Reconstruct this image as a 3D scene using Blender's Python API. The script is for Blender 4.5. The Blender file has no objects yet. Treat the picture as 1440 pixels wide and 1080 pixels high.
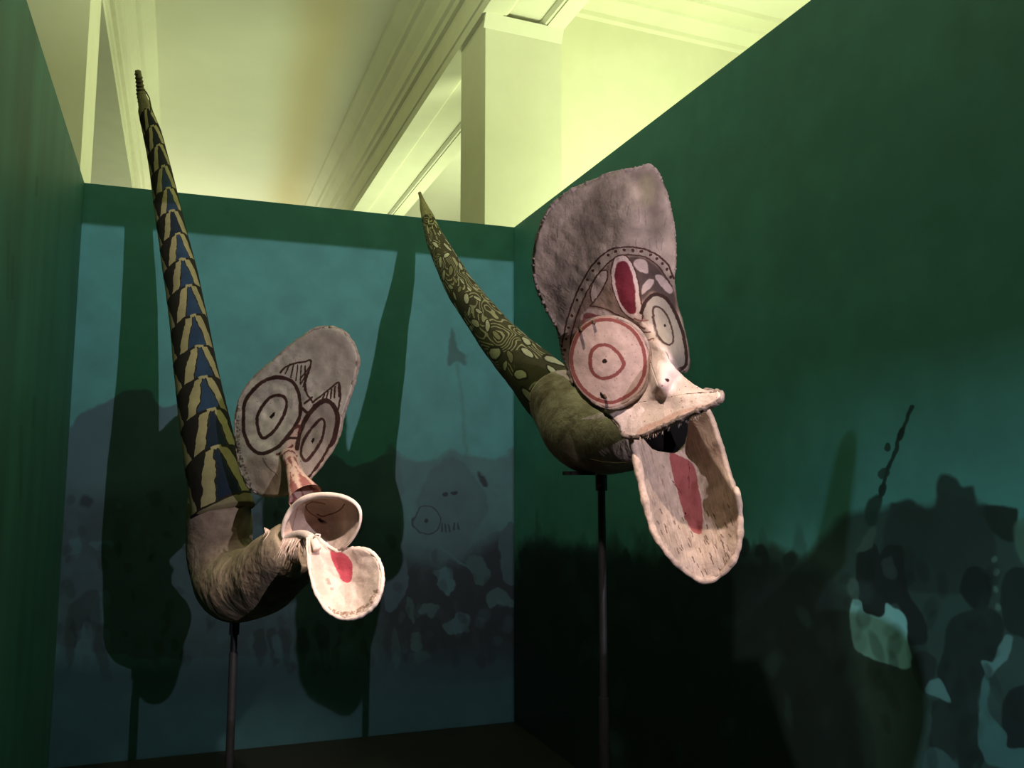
import bpy, bmesh, math, random
import numpy as np
from mathutils import Vector, Matrix

scn = bpy.context.scene
COL = scn.collection
rng = np.random.RandomState(7)
random.seed(7)

# ------------------------------------------------------------------ camera
FPX = 1165.0; TH = math.radians(6.5); EYE = 1.55
cam_d = bpy.data.cameras.new('camera'); cam = bpy.data.objects.new('camera', cam_d); COL.objects.link(cam)
cam.location = (0, 0, EYE); cam.rotation_euler = (math.radians(90) + TH, 0, 0)
cam_d.sensor_fit = 'HORIZONTAL'; cam_d.sensor_width = 36.0; cam_d.lens = 36.0 * FPX / 1440.0
cam_d.clip_start = 0.05; cam_d.clip_end = 200
scn.camera = cam

CF = np.array([0, math.cos(TH), math.sin(TH)]); CU = np.array([0, -math.sin(TH), math.cos(TH)]); CP = np.array([0, 0, EYE])
def ray(px, py): return CF + np.array([1., 0, 0]) * (px - 720) / FPX - CU * (py - 540) / FPX
def at(px, py, y):
    r = ray(px, py); return CP + r * (y / r[1])
def proj(P):
    v = P - CP; d = v @ CF
    d = np.where(d > 0.05, d, 0.05)
    return 720 + FPX * v[..., 0] / d, 540 - FPX * (v @ CU) / d
def fwd(P): return float((np.asarray(P) - CP) @ CF)

# ------------------------------------------------------------------ world, exposure
w = bpy.data.worlds.new('world'); scn.world = w; w.use_nodes = True
w.node_tree.nodes['Background'].inputs[0].default_value = (0.55, 0.8, 0.6, 1)
w.node_tree.nodes['Background'].inputs[1].default_value = 0.003
vs = scn.view_settings
scn.display_settings.display_device = 'sRGB'
vs.view_transform = 'Standard'; vs.look = 'None'; vs.gamma = 1; vs.use_curve_mapping = False
vs.exposure = 0.0

# ------------------------------------------------------------------ layout of the exhibit bay (metres)
HW = 3.26                                  # height of the exhibit walls
PL = np.array([-2.49, 4.66]); PR = np.array([0.015, 5.52])       # inner corners of the back wall
DR = np.array([1.063, -2.72]); DR /= np.linalg.norm(DR)          # right wall runs this way
DL = np.array([0.745, -1.86]); DL /= np.linalg.norm(DL)          # left wall runs this way
LENR = 5.0; LENL = 2.45
PRE = PR + DR * LENR; PLE = PL + DL * LENL
# building axes
PH = math.radians(21.8)
BU = np.array([math.cos(PH), math.sin(PH), 0]); BV = np.array([-math.sin(PH), math.cos(PH), 0])
def bpt(u, v, h): return BU * u + BV * v + np.array([0, 0, EYE + h])

# ------------------------------------------------------------------ lights
def aim(o, target):
    o.rotation_euler = (Vector(target) - o.location).to_track_quat('-Z', 'Y').to_euler()
def area(name, loc, target, sx, sy, col, power, spread=math.pi):
    d = bpy.data.lights.new(name, 'AREA'); d.shape = 'RECTANGLE'; d.size = sx; d.size_y = sy
    d.color = col; d.energy = power; d.spread = spread
    o = bpy.data.objects.new(name, d); COL.objects.link(o); o.location = loc; aim(o, target); return o
def spot(name, loc, target, ang, blend, col, power, rad=0.03):
    d = bpy.data.lights.new(name, 'SPOT'); d.spot_size = math.radians(ang); d.spot_blend = blend
    d.color = col; d.energy = power; d.shadow_soft_size = rad
    o = bpy.data.objects.new(name, d); COL.objects.link(o); o.location = loc; aim(o, target); return o

YG = (0.86, 1.0, 0.60)
# uplights of the hall, standing beyond the exhibit walls, and an added fill
area('hall_uplight_right', bpt(6.2, 6.6, 1.9), bpt(3.6, 7.6, 6.3), 0.9, 3.0, YG, 330)
area('hall_uplight_far', bpt(6.0, 13.5, 1.2), bpt(2.6, 14.0, 6.3), 0.7, 5.0, YG, 430)
area('hall_uplight_end', bpt(0.4, 20.0, 1.0), bpt(0.6, 21.5, 6.3), 3.0, 1.5, (.95, 1, .76), 260)
area('fill_uplight_near', bpt(0.8, 3.2, 3.6), bpt(0.8, 3.2, 6.3), 1.6, 1.6, (0.88, 1.0, 0.74), 330)  # added fill, hung unseen above the bay to lift the walls' ambient light
# track spots on the two masks
SPOT2 = (-0.15, 0.45, 3.15); SPOT1 = (0.35, 0.75, 3.35)
spot('track_spot_right', SPOT2, at(942, 625, 2.05), 24, 0.95, (1.0, 0.80, 0.70), 250)
spot('track_spot_left', SPOT1, at(470, 770, 2.75), 21, 0.95, (1.0, 0.80, 0.70), 620)

def framed(name, loc, origin2, dir2, s0, s1, z0, z1, soft, col, power, rad, fade=None):
    """profile spotlight whose framing shutters cut its beam to a rectangle of a wall"""
    d = bpy.data.lights.new(name, 'POINT'); d.shadow_soft_size = rad; d.color = (1, 1, 1); d.energy = power
    o = bpy.data.objects.new(name, d); COL.objects.link(o); o.location = loc
    d.use_nodes = True; nt = d.node_tree; N = nt.nodes; Lk = nt.links
    em = N['Emission']; tc = N.new('ShaderNodeTexCoord')
    n = np.array([-dir2[1], dir2[0], 0.0]); c = n[:2] @ origin2
    k = c - n @ np.array(loc)
    def dot(vec):
        q = N.new('ShaderNodeVectorMath'); q.operation = 'DOT_PRODUCT'; Lk.new(tc.outputs['Normal'], q.inputs[0]); q.inputs[1].default_value = vec; return q.outputs['Value']
    def m(op, a, b=None, cl=False):
        q = N.new('ShaderNodeMath'); q.operation = op; q.use_clamp = cl
        for i, x in enumerate((a, b)):
            if x is None: continue
            if isinstance(x, (int, float)): q.inputs[i].default_value = x
            else: Lk.new(x, q.inputs[i])
        return q.outputs[0]
    nd = dot(tuple(n))
    t = m('DIVIDE', float(k), nd)
    s = m('ADD', m('MULTIPLY', dot((dir2[0], dir2[1], 0)), t), float((np.array(loc)[:2] - origin2) @ dir2))
    z = m('ADD', m('MULTIPLY', dot((0, 0, 1)), t), float(loc[2]))
    def edge(x, a, b, sf):
        lo = m('DIVIDE', m('SUBTRACT', x, a - sf / 2), sf, True)
        hi = m('DIVIDE', m('SUBTRACT', b + sf / 2, x), sf, True)
        return m('MULTIPLY', lo, hi)
    e = m('MULTIPLY', edge(s, s0, s1, soft[0]), edge(z, z0, z1, soft[1]))
    e = m('MULTIPLY', e, m('GREATER_THAN', t, 0.0))
    if fade:       # lamp is aimed high: even softening of the beam towards its lower edge
        lo, hi, v = fade
        q = m('DIVIDE', m('SUBTRACT', z, lo), hi - lo, True)
        e = m('MULTIPLY', e, m('ADD', m('MULTIPLY', q, 1 - v), v))
    Lk.new(e, em.inputs['Strength']); em.inputs['Color'].default_value = (*col, 1)
    return o
L2 = (0.3, -1.4, 3.6)
DB = PR - PL; WB = np.linalg.norm(DB); DB = DB / WB
framed('profile_spot_back_wall', (2.04, -1.1, 2.5), PL, DB, -0.01, WB - 0.005, 0.0, 3.015, (0.012, 0.012), (0.98, 0.86, 1.0), 800, 0.012, (0.2, 3.0, 0.42))
framed('profile_spot_right_wall', L2, PR, DR, 2.75, 4.9, -1.0, 1.5, (0.8, 0.9), (0.80, 0.88, 1.0), 640, 0.006)

# ------------------------------------------------------------------ object helpers
def tag(o, label=None, cat=None, group=None, kind=None):
    if label: o['label'] = label
    if cat: o['category'] = cat
    if group: o['group'] = group
    if kind: o['kind'] = kind
    return o
def empty(name, loc):
    o = bpy.data.objects.new(name, None); COL.objects.link(o); o.location = loc; o.empty_display_size = 0.1; return o
def mesh_obj(name, V, F, mat, parent=None, uv=None, smooth=True):
    me = bpy.data.meshes.new(name)
    V = np.asarray(V, float)
    if parent is not None: V = V - np.array(parent.location if not parent.parent else parent.parent.location)
    me.from_pydata([tuple(v) for v in V], [], F)
    if uv is not None:
        ul = me.uv_layers.new(name='UVMap')
        li = np.zeros(len(me.loops), int); me.loops.foreach_get('vertex_index', li)
        ul.data.foreach_set('uv', np.asarray(uv, float)[li].ravel())
    me.materials.append(mat)
    if smooth: me.polygons.foreach_set('use_smooth', [True] * len(me.polygons))
    me.update()
    o = bpy.data.objects.new(name, me); COL.objects.link(o)
    if parent is not None: o.parent = parent
    return o
def fix_normals(o):
    bm = bmesh.new(); bm.from_mesh(o.data); bmesh.ops.recalc_face_normals(bm, faces=bm.faces); bm.to_mesh(o.data); bm.free(); return o
def prism_obj(name, base, z0, z1, mat, parent=None, smooth=False):
    n = len(base); V = [(*p, z0) for p in base] + [(*p, z1) for p in base]
    F = [tuple(range(n - 1, -1, -1)), tuple(range(n, 2 * n))] + [(i, (i + 1) % n, n + (i + 1) % n, n + i) for i in range(n)]
    return fix_normals(mesh_obj(name, V, F, mat, parent, smooth=smooth))
def bbox_uvh(name, u0, u1, v0, v1, h0, h1, mat, parent=None):
    base = [bpt(u, v, 0)[:2] for u, v in ((u0, v0), (u1, v0), (u1, v1), (u0, v1))]
    return prism_obj(name, base, EYE + h0, EYE + h1, mat, parent)
def profile_v(name, prof, v0, v1, mat, parent=None):
    """a profile in (u, h) run along the hall's v axis"""
    n = len(prof)
    V = [bpt(u, v0, h) for u, h in prof] + [bpt(u, v1, h) for u, h in prof]
    F = [(i, (i + 1) % n, n + (i + 1) % n, n + i) for i in range(n)] + [tuple(range(n)), tuple(range(2 * n - 1, n - 1, -1))]
    return fix_normals(mesh_obj(name, V, F, mat, parent, smooth=False))
def profile_u(name, prof, u0, u1, mat, parent=None):
    n = len(prof)
    V = [bpt(u0, v, h) for v, h in prof] + [bpt(u1, v, h) for v, h in prof]
    F = [(i, (i + 1) % n, n + (i + 1) % n, n + i) for i in range(n)] + [tuple(range(n)), tuple(range(2 * n - 1, n - 1, -1))]
    return fix_normals(mesh_obj(name, V, F, mat, parent, smooth=False))

# ------------------------------------------------------------------ material helpers
def new_mat(name, rough=0.8, spec=0.2):
    m = bpy.data.materials.new(name); m.use_nodes = True
    b = m.node_tree.nodes['Principled BSDF']; b.inputs['Roughness'].default_value = rough
    b.inputs['Specular IOR Level'].default_value = spec
    return m, m.node_tree, b
def lin(c):
    c = np.asarray(c, float) / 255.0
    return np.where(c <= 0.04045, c / 12.92, ((c + 0.055) / 1.055) ** 2.4)
def mottled(name, c, var=0.25, scale=6.0, rough=0.8, bump=0.3, bscale=40.0, dist=0.003, c2=None, spec=0.2, stretch=(1, 1, 1), detail=8):
    m, nt, b = new_mat(name, rough, spec); N = nt.nodes; L = nt.links
    tc = N.new('ShaderNodeTexCoord'); mp = N.new('ShaderNodeMapping'); mp.inputs['Scale'].default_value = stretch
    L.new(tc.outputs['Object'], mp.inputs[0])
    no = N.new('ShaderNodeTexNoise'); no.inputs['Scale'].default_value = scale; no.inputs['Detail'].default_value = detail; no.inputs['Roughness'].default_value = 0.65
    L.new(mp.outputs[0], no.inputs['Vector'])
    cr = N.new('ShaderNodeValToRGB'); a = lin(c); d = lin(c2) if c2 is not None else a * (1 - var)
    cr.color_ramp.elements[0].position = 0.35; cr.color_ramp.elements[1].position = 0.65
    cr.color_ramp.elements[0].color = (*d, 1); cr.color_ramp.elements[1].color = (*(a if c2 is not None else np.minimum(a * (1 + var * 0.5), 1)), 1)
    L.new(no.outputs['Fac'], cr.inputs[0]); L.new(cr.outputs[0], b.inputs['Base Color'])
    if bump:
        n2 = N.new('ShaderNodeTexNoise'); n2.inputs['Scale'].default_value = bscale; n2.inputs['Detail'].default_value = 10
        L.new(mp.outputs[0], n2.inputs['Vector'])
        bp = N.new('ShaderNodeBump'); bp.inputs['Strength'].default_value = bump; bp.inputs['Distance'].default_value = dist
        L.new(n2.outputs['Fac'], bp.inputs['Height']); L.new(bp.outputs[0], b.inputs['Normal'])
    return m
def wrinkle(m, scale=7, dist=.02, strength=.8):
    """adds coarse folds below the fine relief"""
    nt = m.node_tree; N = nt.nodes; L = nt.links; b = N['Principled BSDF']
    old = b.inputs['Normal'].links[0].from_node
    tc = N.new('ShaderNodeTexCoord'); mp = N.new('ShaderNodeMapping'); mp.inputs['Scale'].default_value = (1, 1, .6); mp.inputs['Rotation'].default_value = (.4, .5, .2)
    L.new(tc.outputs['Object'], mp.inputs[0])
    no = N.new('ShaderNodeTexNoise'); no.inputs['Scale'].default_value = scale; no.inputs['Detail'].default_value = 4; no.inputs['Distortion'].default_value = 1.4
    L.new(mp.outputs[0], no.inputs['Vector'])
    bp = N.new('ShaderNodeBump'); bp.inputs['Strength'].default_value = strength; bp.inputs['Distance'].default_value = dist
    L.new(no.outputs['Fac'], bp.inputs['Height']); L.new(bp.outputs[0], old.inputs['Normal'])
def painted(name, img, rough=0.85, bump=0.5, bscale=45.0, dist=0.004, var=0.25, vscale=14.0, spec=0.15, stretch=(1, 1, 1), vmix=1.0):
    m, nt, b = new_mat(name, rough, spec); N = nt.nodes; L = nt.links
    it = N.new('ShaderNodeTexImage'); it.image = img; it.extension = 'EXTEND'; it.interpolation = 'Linear'
    tc = N.new('ShaderNodeTexCoord'); mp = N.new('ShaderNodeMapping'); mp.inputs['Scale'].default_value = stretch
    L.new(tc.outputs['Object'], mp.inputs[0])
    no = N.new('ShaderNodeTexNoise'); no.inputs['Scale'].default_value = vscale; no.inputs['Detail'].default_value = 9; no.inputs['Roughness'].default_value = 0.7
    L.new(mp.outputs[0], no.inputs['Vector'])
    mr = N.new('ShaderNodeMapRange'); mr.inputs['From Min'].default_value = 0.3; mr.inputs['From Max'].default_value = 0.7
    mr.inputs['To Min'].default_value = 1 - var; mr.inputs['To Max'].default_value = 1 + var * 0.4
    L.new(no.outputs['Fac'], mr.inputs['Value'])
    mx = N.new('ShaderNodeVectorMath'); mx.operation = 'SCALE'
    L.new(it.outputs['Color'], mx.inputs[0]); L.new(mr.outputs[0], mx.inputs['Scale'])
    L.new(mx.outputs[0], b.inputs['Base Color'])
    if bump:
        n2 = N.new('ShaderNodeTexNoise'); n2.inputs['Scale'].default_value = bscale; n2.inputs['Detail'].default_value = 11; n2.inputs['Roughness'].default_value = 0.65
        L.new(mp.outputs[0], n2.inputs['Vector'])
        bp = N.new('ShaderNodeBump'); bp.inputs['Strength'].default_value = bump; bp.inputs['Distance'].default_value = dist
        L.new(n2.outputs['Fac'], bp.inputs['Height']); L.new(bp.outputs[0], b.inputs['Normal'])
    return m

# ------------------------------------------------------------------ painting helpers (numpy canvases)
def field(h, w, cell, seed):
    """smooth value noise, about 0..1"""
    r = np.random.RandomState(seed)
    gh, gw = int(h / cell) + 3, int(w / cell) + 3
    g = r.rand(gh, gw)
    y = np.arange(h) / cell; x = np.arange(w) / cell
    yi = y.astype(int); xi = x.astype(int)
    fy = y - yi; fx = x - xi
    fy = (fy * fy * (3 - 2 * fy))[:, None]; fx = (fx * fx * (3 - 2 * fx))[None, :]
    a = g[yi][:, xi]; b = g[yi][:, xi + 1]; c = g[yi + 1][:, xi]; d = g[yi + 1][:, xi + 1]
    return (a * (1 - fx) + b * fx) * (1 - fy) + (c * (1 - fx) + d * fx) * fy
def fractal(h, w, cell, seed, octs=4):
    s = 0; a = 1; t = 0
    for k in range(octs):
        s = s + a * field(h, w, max(cell / 2 ** k, 1.5), seed + k); t += a; a *= 0.55
    return s / t
def smooth_pts(pts, closed=True, n=6):
    P = np.asarray(pts, float); m = len(P); out = []
    rngi = range(m if closed else m - 1)
    for i in rngi:
        if closed: p0, p1, p2, p3 = P[i - 1], P[i], P[(i + 1) % m], P[(i + 2) % m]
        else: p0, p1, p2, p3 = P[max(i - 1, 0)], P[i], P[i + 1], P[min(i + 2, m - 1)]
        for k in range(n):
            t = k / n
            out.append(0.5 * ((2 * p1) + (-p0 + p2) * t + (2 * p0 - 5 * p1 + 4 * p2 - p3) * t * t + (-p0 + 3 * p1 - 3 * p2 + p3) * t ** 3))
    if not closed: out.append(P[-1])
    return np.array(out)
class Canvas:
    def __init__(s, X, Y, col, warp=0.0, cell=12, seed=1):
        s.X = X; s.Y = Y; h, w = X.shape; s.h = h; s.w = w
        if warp:
            s.X = X + (fractal(h, w, cell, seed, 3) - 0.5) * 2 * warp; s.Y = Y + (fractal(h, w, cell, seed + 50, 3) - 0.5) * 2 * warp
        s.img = np.empty((h, w, 3)); s.img[:] = np.asarray(col, float) / 255
    def _box(s, x0, y0, x1, y1):
        if not hasattr(s, 'rl'):
            s.rl = s.Y.min(1); s.rh = s.Y.max(1); s.cl = s.X.min(0); s.ch = s.X.max(0)
        r = np.nonzero((s.rh >= y0) & (s.rl <= y1))[0]; q = np.nonzero((s.ch >= x0) & (s.cl <= x1))[0]
        if len(r) == 0 or len(q) == 0: return (np.zeros(0, int), np.zeros(0, int))
        a, b, e, f = r[0], r[-1] + 1, q[0], q[-1] + 1
        X = s.X[a:b, e:f]; Y = s.Y[a:b, e:f]
        i = np.nonzero((X >= x0) & (X <= x1) & (Y >= y0) & (Y <= y1))
        return (i[0] + a, i[1] + e)
    def _put(s, idx, a, col):
        a = a[:, None]; s.img[idx] = s.img[idx] * (1 - a) + np.asarray(col, float) / 255 * a
    @staticmethod
    def _dist(x, y, P, closed):
        d = np.full(x.shape, 1e9); Q = np.vstack([P, P[:1]]) if closed else P
        for i in range(len(Q) - 1):
            ax, ay = Q[i]; bx, by = Q[i + 1]; dx, dy = bx - ax, by - ay; L = dx * dx + dy * dy + 1e-9
            t = np.clip(((x - ax) * dx + (y - ay) * dy) / L, 0, 1)
            d = np.minimum(d, (x - ax - t * dx) ** 2 + (y - ay - t * dy) ** 2)
        return np.sqrt(d)
    def poly(s, pts, col, alpha=1.0, soft=0.6, smooth=True):
        P = smooth_pts(pts, True, 5) if smooth else np.asarray(pts, float)
        idx = s._box(P[:, 0].min() - soft, P[:, 1].min() - soft, P[:, 0].max() + soft, P[:, 1].max() + soft)
        x = s.X[idx]; y = s.Y[idx]
        if len(x) == 0: return
        ins = np.zeros(x.shape, bool); n = len(P)
        for i in range(n):
            x1, y1 = P[i]; x2, y2 = P[(i + 1) % n]
            if y1 == y2: continue
            c = ((y1 > y) != (y2 > y)) & (x < (x2 - x1) * (y - y1) / (y2 - y1) + x1)
            ins ^= c
        d = s._dist(x, y, P, True); sd = np.where(ins, d, -d)
        s._put(idx, np.clip(sd / (2 * soft) + 0.5, 0, 1) * alpha, col)
    def line(s, pts, wd, col, closed=False, alpha=1.0, soft=0.5, smooth=True):
        P = smooth_pts(pts, closed, 5) if smooth else np.asarray(pts, float)
        r = wd / 2 + soft
        idx = s._box(P[:, 0].min() - r, P[:, 1].min() - r, P[:, 0].max() + r, P[:, 1].max() + r)
        if len(idx[0]) == 0: return
        d = s._dist(s.X[idx], s.Y[idx], P, closed)
        s._put(idx, np.clip((wd / 2 - d) / (2 * soft) + 0.5, 0, 1) * alpha, col)
    def ell(s, cx, cy, rx, ry, col, rot=0, alpha=1.0, soft=0.15):
        R = max(rx, ry) * (1 + soft); idx = s._box(cx - R, cy - R, cx + R, cy + R)
        if len(idx[0]) == 0: return
        x = s.X[idx] - cx; y = s.Y[idx] - cy; c, q = math.cos(rot), math.sin(rot)
        r = np.sqrt(((x * c + y * q) / rx) ** 2 + ((-x * q + y * c) / ry) ** 2)
        s._put(idx, np.clip((1 - r) / soft + 0.5, 0, 1) * alpha, col)
    def mul(s, f): s.img *= f[..., None]
    def image(s, name):
        im = bpy.data.images.new(name, s.w, s.h, alpha=False)
        a = np.ones((s.h, s.w, 4), np.float32); a[..., :3] = np.clip(s.img, 0, 1)[::-1]
        im.pixels.foreach_set(a.ravel()); im.update(); im.pack(); return im
def px_canvas(x0, y0, x1, y1, sc, col, warp=0.0, cell=12, seed=1):
    w_, h_ = int((x1 - x0) * sc), int((y1 - y0) * sc)
    X, Y = np.meshgrid(x0 + (np.arange(w_) + .5) / sc, y0 + (np.arange(h_) + .5) / sc)
    c = Canvas(X, Y, col, warp, cell, seed); c.rect = (x0, y0, x1, y1); return c

# ================================================================== THE HALL ABOVE (structure)
plaster = mottled('cream_plaster', (214, 212, 186), 0.04, 2.0, 0.9, 0.1, 60, 0.002)
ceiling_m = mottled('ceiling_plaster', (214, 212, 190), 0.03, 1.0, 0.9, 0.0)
def shade_band(m, u0, wd, col, amt):
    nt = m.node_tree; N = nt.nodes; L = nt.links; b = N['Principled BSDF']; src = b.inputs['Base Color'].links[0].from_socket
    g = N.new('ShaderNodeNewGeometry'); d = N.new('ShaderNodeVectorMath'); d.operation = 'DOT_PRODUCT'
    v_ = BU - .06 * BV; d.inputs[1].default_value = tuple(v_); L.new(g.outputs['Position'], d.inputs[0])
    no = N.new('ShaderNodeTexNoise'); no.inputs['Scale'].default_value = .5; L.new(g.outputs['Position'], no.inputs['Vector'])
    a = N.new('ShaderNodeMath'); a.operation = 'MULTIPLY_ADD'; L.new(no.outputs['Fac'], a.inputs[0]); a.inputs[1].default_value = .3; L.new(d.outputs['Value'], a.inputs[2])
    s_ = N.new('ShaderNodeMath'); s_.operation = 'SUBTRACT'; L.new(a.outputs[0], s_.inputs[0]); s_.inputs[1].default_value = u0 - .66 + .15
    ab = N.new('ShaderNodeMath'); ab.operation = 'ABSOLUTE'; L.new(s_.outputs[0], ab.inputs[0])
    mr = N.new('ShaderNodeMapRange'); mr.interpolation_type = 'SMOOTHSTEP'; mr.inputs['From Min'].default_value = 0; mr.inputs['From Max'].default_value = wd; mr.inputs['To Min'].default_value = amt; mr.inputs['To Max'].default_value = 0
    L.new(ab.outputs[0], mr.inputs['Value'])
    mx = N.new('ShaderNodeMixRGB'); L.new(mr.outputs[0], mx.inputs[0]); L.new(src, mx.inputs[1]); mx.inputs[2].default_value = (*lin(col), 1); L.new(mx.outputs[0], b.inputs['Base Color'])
shade_band(ceiling_m, 1.6, .75, (190, 168, 112), .55)      # brown edge of the beam's shadow, painted into the coffer plaster
HB = 5.0; HC = 6.3        # beam soffit and ceiling above eye height
UB0, UB1 = 2.87, 3.80     # right beam
UA0, UA1 = -1.90, -0.985  # left beam
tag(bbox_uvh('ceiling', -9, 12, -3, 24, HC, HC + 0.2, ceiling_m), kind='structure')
def crown(u, s):          # stepped crown moulding; s = +1: coffer lies on the +u side
    return [(u, 5.55), (u + s * .05, 5.55), (u + s * .06, 5.63), (u + s * .10, 5.65), (u + s * .12, 5.80), (u + s * .20, 5.92), (u + s * .22, 6.0),
            (u + s * .27, 6.02), (u + s * .28, 6.10), (u + s * .38, 6.20), (u + s * .42, 6.24), (u + s * .43, HC), (u, HC)]
bm_r = bbox_uvh('beam', UB0, UB1, -2, 24, HB + 0.06, HC, plaster); tag(bm_r, kind='structure')
# recessed soffit panel: border strips and two mouldings
for a, b in ((UB0, UB0 + .20), (UB1 - .20, UB1)):
    bbox_uvh('soffit_border', a, b, 0, 24, HB, HB + 0.06, plaster, None)
for o in list(COL.objects):
    if o.name.startswith('soffit_border'): tag(o, kind='structure')
tag(profile_v('trim_1', [(UB0 + .20, HB + .06), (UB0 + .20, HB + .012), (UB0 + .235, HB + .012), (UB0 + .27, HB + .045), (UB0 + .27, HB + .06)], 0, 24, plaster), kind='structure')
tag(profile_v('trim_2', [(UB1 - .20, HB + .06), (UB1 - .20, HB + .012), (UB1 - .235, HB + .012), (UB1 - .27, HB + .045), (UB1 - .27, HB + .06)], 0, 24, plaster), kind='structure')
tag(profile_v('trim_3', crown(UB0, -1), -2, 24, plaster), kind='structure')
tag(profile_v('trim_4', crown(UB1, 1), -2, 9.2, plaster), kind='structure')
tag(profile_v('trim_5', [(UB0, 5.0), (UB0 - .03, 5.0), (UB0 - .03, 5.12), (UB0 - .05, 5.13), (UB0 - .05, 5.2), (UB0, 5.22)], 0, 24, plaster), kind='structure')
tag(bbox_uvh('beam', UA0, UA1, -2, 24, HB, HC, plaster), kind='structure')
tag(profile_v('trim_6', crown(UA1, 1), -2, 24, plaster), kind='structure')
tag(profile_v('trim_7', [(UA1, 5.0), (UA1 + .03, 5.0), (UA1 + .03, 5.12), (UA1 + .05, 5.13), (UA1 + .05, 5.2), (UA1, 5.22)], 0, 24, plaster), kind='structure')
# piers under the beams
tag(bbox_uvh('pier', UB0 + .02, UB1 - .005, 8.0, 8.83, -EYE, HB, plaster), kind='structure')
tag(profile_u('trim_8', [(8.0, 4.86), (7.93, 5.0), (8.0, 5.0)], UB0, UB1, plaster), kind='structure')
tag(bbox_uvh('pier', -1.95, -0.925, 8.0, 8.85, -EYE, HB, plaster), kind='structure')
# wall of the right bay with its crown
tag(bbox_uvh('wall_bay', UB1 - .005, 12, 9.25, 9.4, -EYE, HC, plaster), kind='structure')
tag(profile_u('trim_9', [(9.25, 6.05), (9.19, 6.07), (9.18, 6.13), (8.95, 6.2), (8.93, 6.24), (8.66, 6.24), (8.64, HC), (9.25, HC)], UB1, 12, plaster), kind='structure')
tag(bbox_uvh('wall_hall_end', -9, 12, 22, 22.2, -EYE, HC, plaster), kind='structure')
tag(bbox_uvh('wall_hall_side', 8.6, 8.8, -3, 22, -EYE, HC, plaster), kind='structure')

# ================================================================== EXHIBIT BAY
def wall_canvas(origin, d, L, nx, nz, col, warp, cell, seed):
    s, z = np.meshgrid((np.arange(nx) + .5) / nx * L, HW - (np.arange(nz) + .5) / nz * HW)
    P = np.stack([origin[0] + d[0] * s, origin[1] + d[1] * s, z], -1)
    X, Y = proj(P)
    c = Canvas(X, Y, col, warp, cell, seed); return c
SKY = (72, 137, 133); TREE = (62, 88, 94); DARK = (22, 32, 34); MID = (44, 62, 66); LITE = (60, 96, 100); GRND = (34, 62, 68)

# ---- back wall mural
c = wall_canvas(PL, DB, WB, 1000, 1230, SKY, 5, 26, 3)
n1 = fractal(c.h, c.w, 220, 11, 3); n2 = fractal(c.h, c.w, 50, 17, 4)
c.mul(0.95 + 0.1 * n1)
# distant tree mass, village haze and crowd band
c.poly([(60, 620), (98, 600), (112, 582), (140, 570), (160, 556), (190, 548), (215, 552), (228, 573), (260, 570), (290, 600), (330, 620), (370, 640), (420, 650), (470, 640), (500, 655), (560, 645), (562, 760), (540, 900), (60, 900)], TREE, .9, 2)
c.poly([(540, 645), (570, 648), (600, 648), (622, 640), (640, 633), (665, 642), (700, 645), (723, 632), (740, 632), (740, 930), (500, 930)], (66, 98, 98), .75, 3)
c.poly([(60, 720), (120, 700), (200, 690), (260, 680), (330, 690), (560, 750), (730, 770), (740, 960), (60, 960)], MID, .55, 22)
c.poly([(540, 805), (560, 790), (620, 800), (650, 790), (730, 760), (740, 930), (640, 945), (540, 925)], DARK, .85, 12)
# big mask carried in the crowd
c.poly([(583, 720), (592, 690), (607, 660), (625, 645), (645, 643), (662, 665), (680, 690), (688, 715), (675, 735), (655, 770), (620, 780), (590, 755)], (60, 88, 90), .7, 2)
c.ell(626, 695, 5, 3, DARK, 0, .8); c.ell(638, 694, 4, 3, DARK, 0, .8)
c.line([(584, 722), (590, 712), (604, 711), (616, 720), (618, 735), (608, 750), (594, 752), (584, 740)], 2, DARK, True, .6)
c.ell(600, 732, 3, 3, DARK, 0, .8)
for k in range(5): c.line([(622 + 6 * k, 735), (621 + 6 * k, 746)], 2.5, DARK, False, .6)
c.poly([(670, 662), (684, 672), (687, 682), (678, 680)], DARK, .8, 2)
c.poly([(636, 462), (645, 490), (655, 500), (654, 514), (643, 508), (633, 514), (632, 498)], (50, 84, 78), .75, 2)      # spear head against the sky
c.line([(644, 500), (650, 560), (655, 640)], 4, (62, 98, 90), False, .35, 2)
c.line([(618, 770), (640, 785), (662, 802)], 4, LITE, False, .6)
for p, k in (([(610, 800), (622, 798), (636, 803), (639, 818), (634, 830), (628, 837), (618, 826), (612, 812)], LITE),
             ([(655, 790), (672, 780), (688, 795), (690, 812), (680, 821), (668, 818), (662, 805)], (48, 78, 76)),
             ([(590, 858), (600, 846), (614, 850), (618, 858), (610, 870), (600, 868)], (54, 84, 82)),
             ([(622, 882), (635, 870), (645, 858), (658, 862), (662, 872), (657, 886), (645, 892), (632, 890)], (56, 86, 88)),
             ([(685, 838), (692, 828), (705, 828), (718, 842), (724, 856), (700, 850), (688, 855)], (54, 84, 82)),
             ([(577, 892), (586, 887), (593, 893), (594, 910), (588, 916), (578, 910)], (50, 82, 78)),
             ([(574, 920), (588, 915), (602, 918), (604, 930), (575, 935)], (44, 72, 68)),
             ([(552, 880), (560, 900), (564, 920), (556, 935), (548, 915)], (44, 70, 68)),
             ([(572, 838), (584, 850), (584, 872), (577, 870), (570, 855)], (46, 74, 70)),
             ([(540, 790), (562, 780), (574, 800), (570, 830), (552, 860), (540, 850)], (56, 82, 88)),
             ([(704, 760), (724, 740), (724, 820), (708, 815)], (50, 78, 80))):
    c.poly(p, k, .9, 1)
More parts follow.
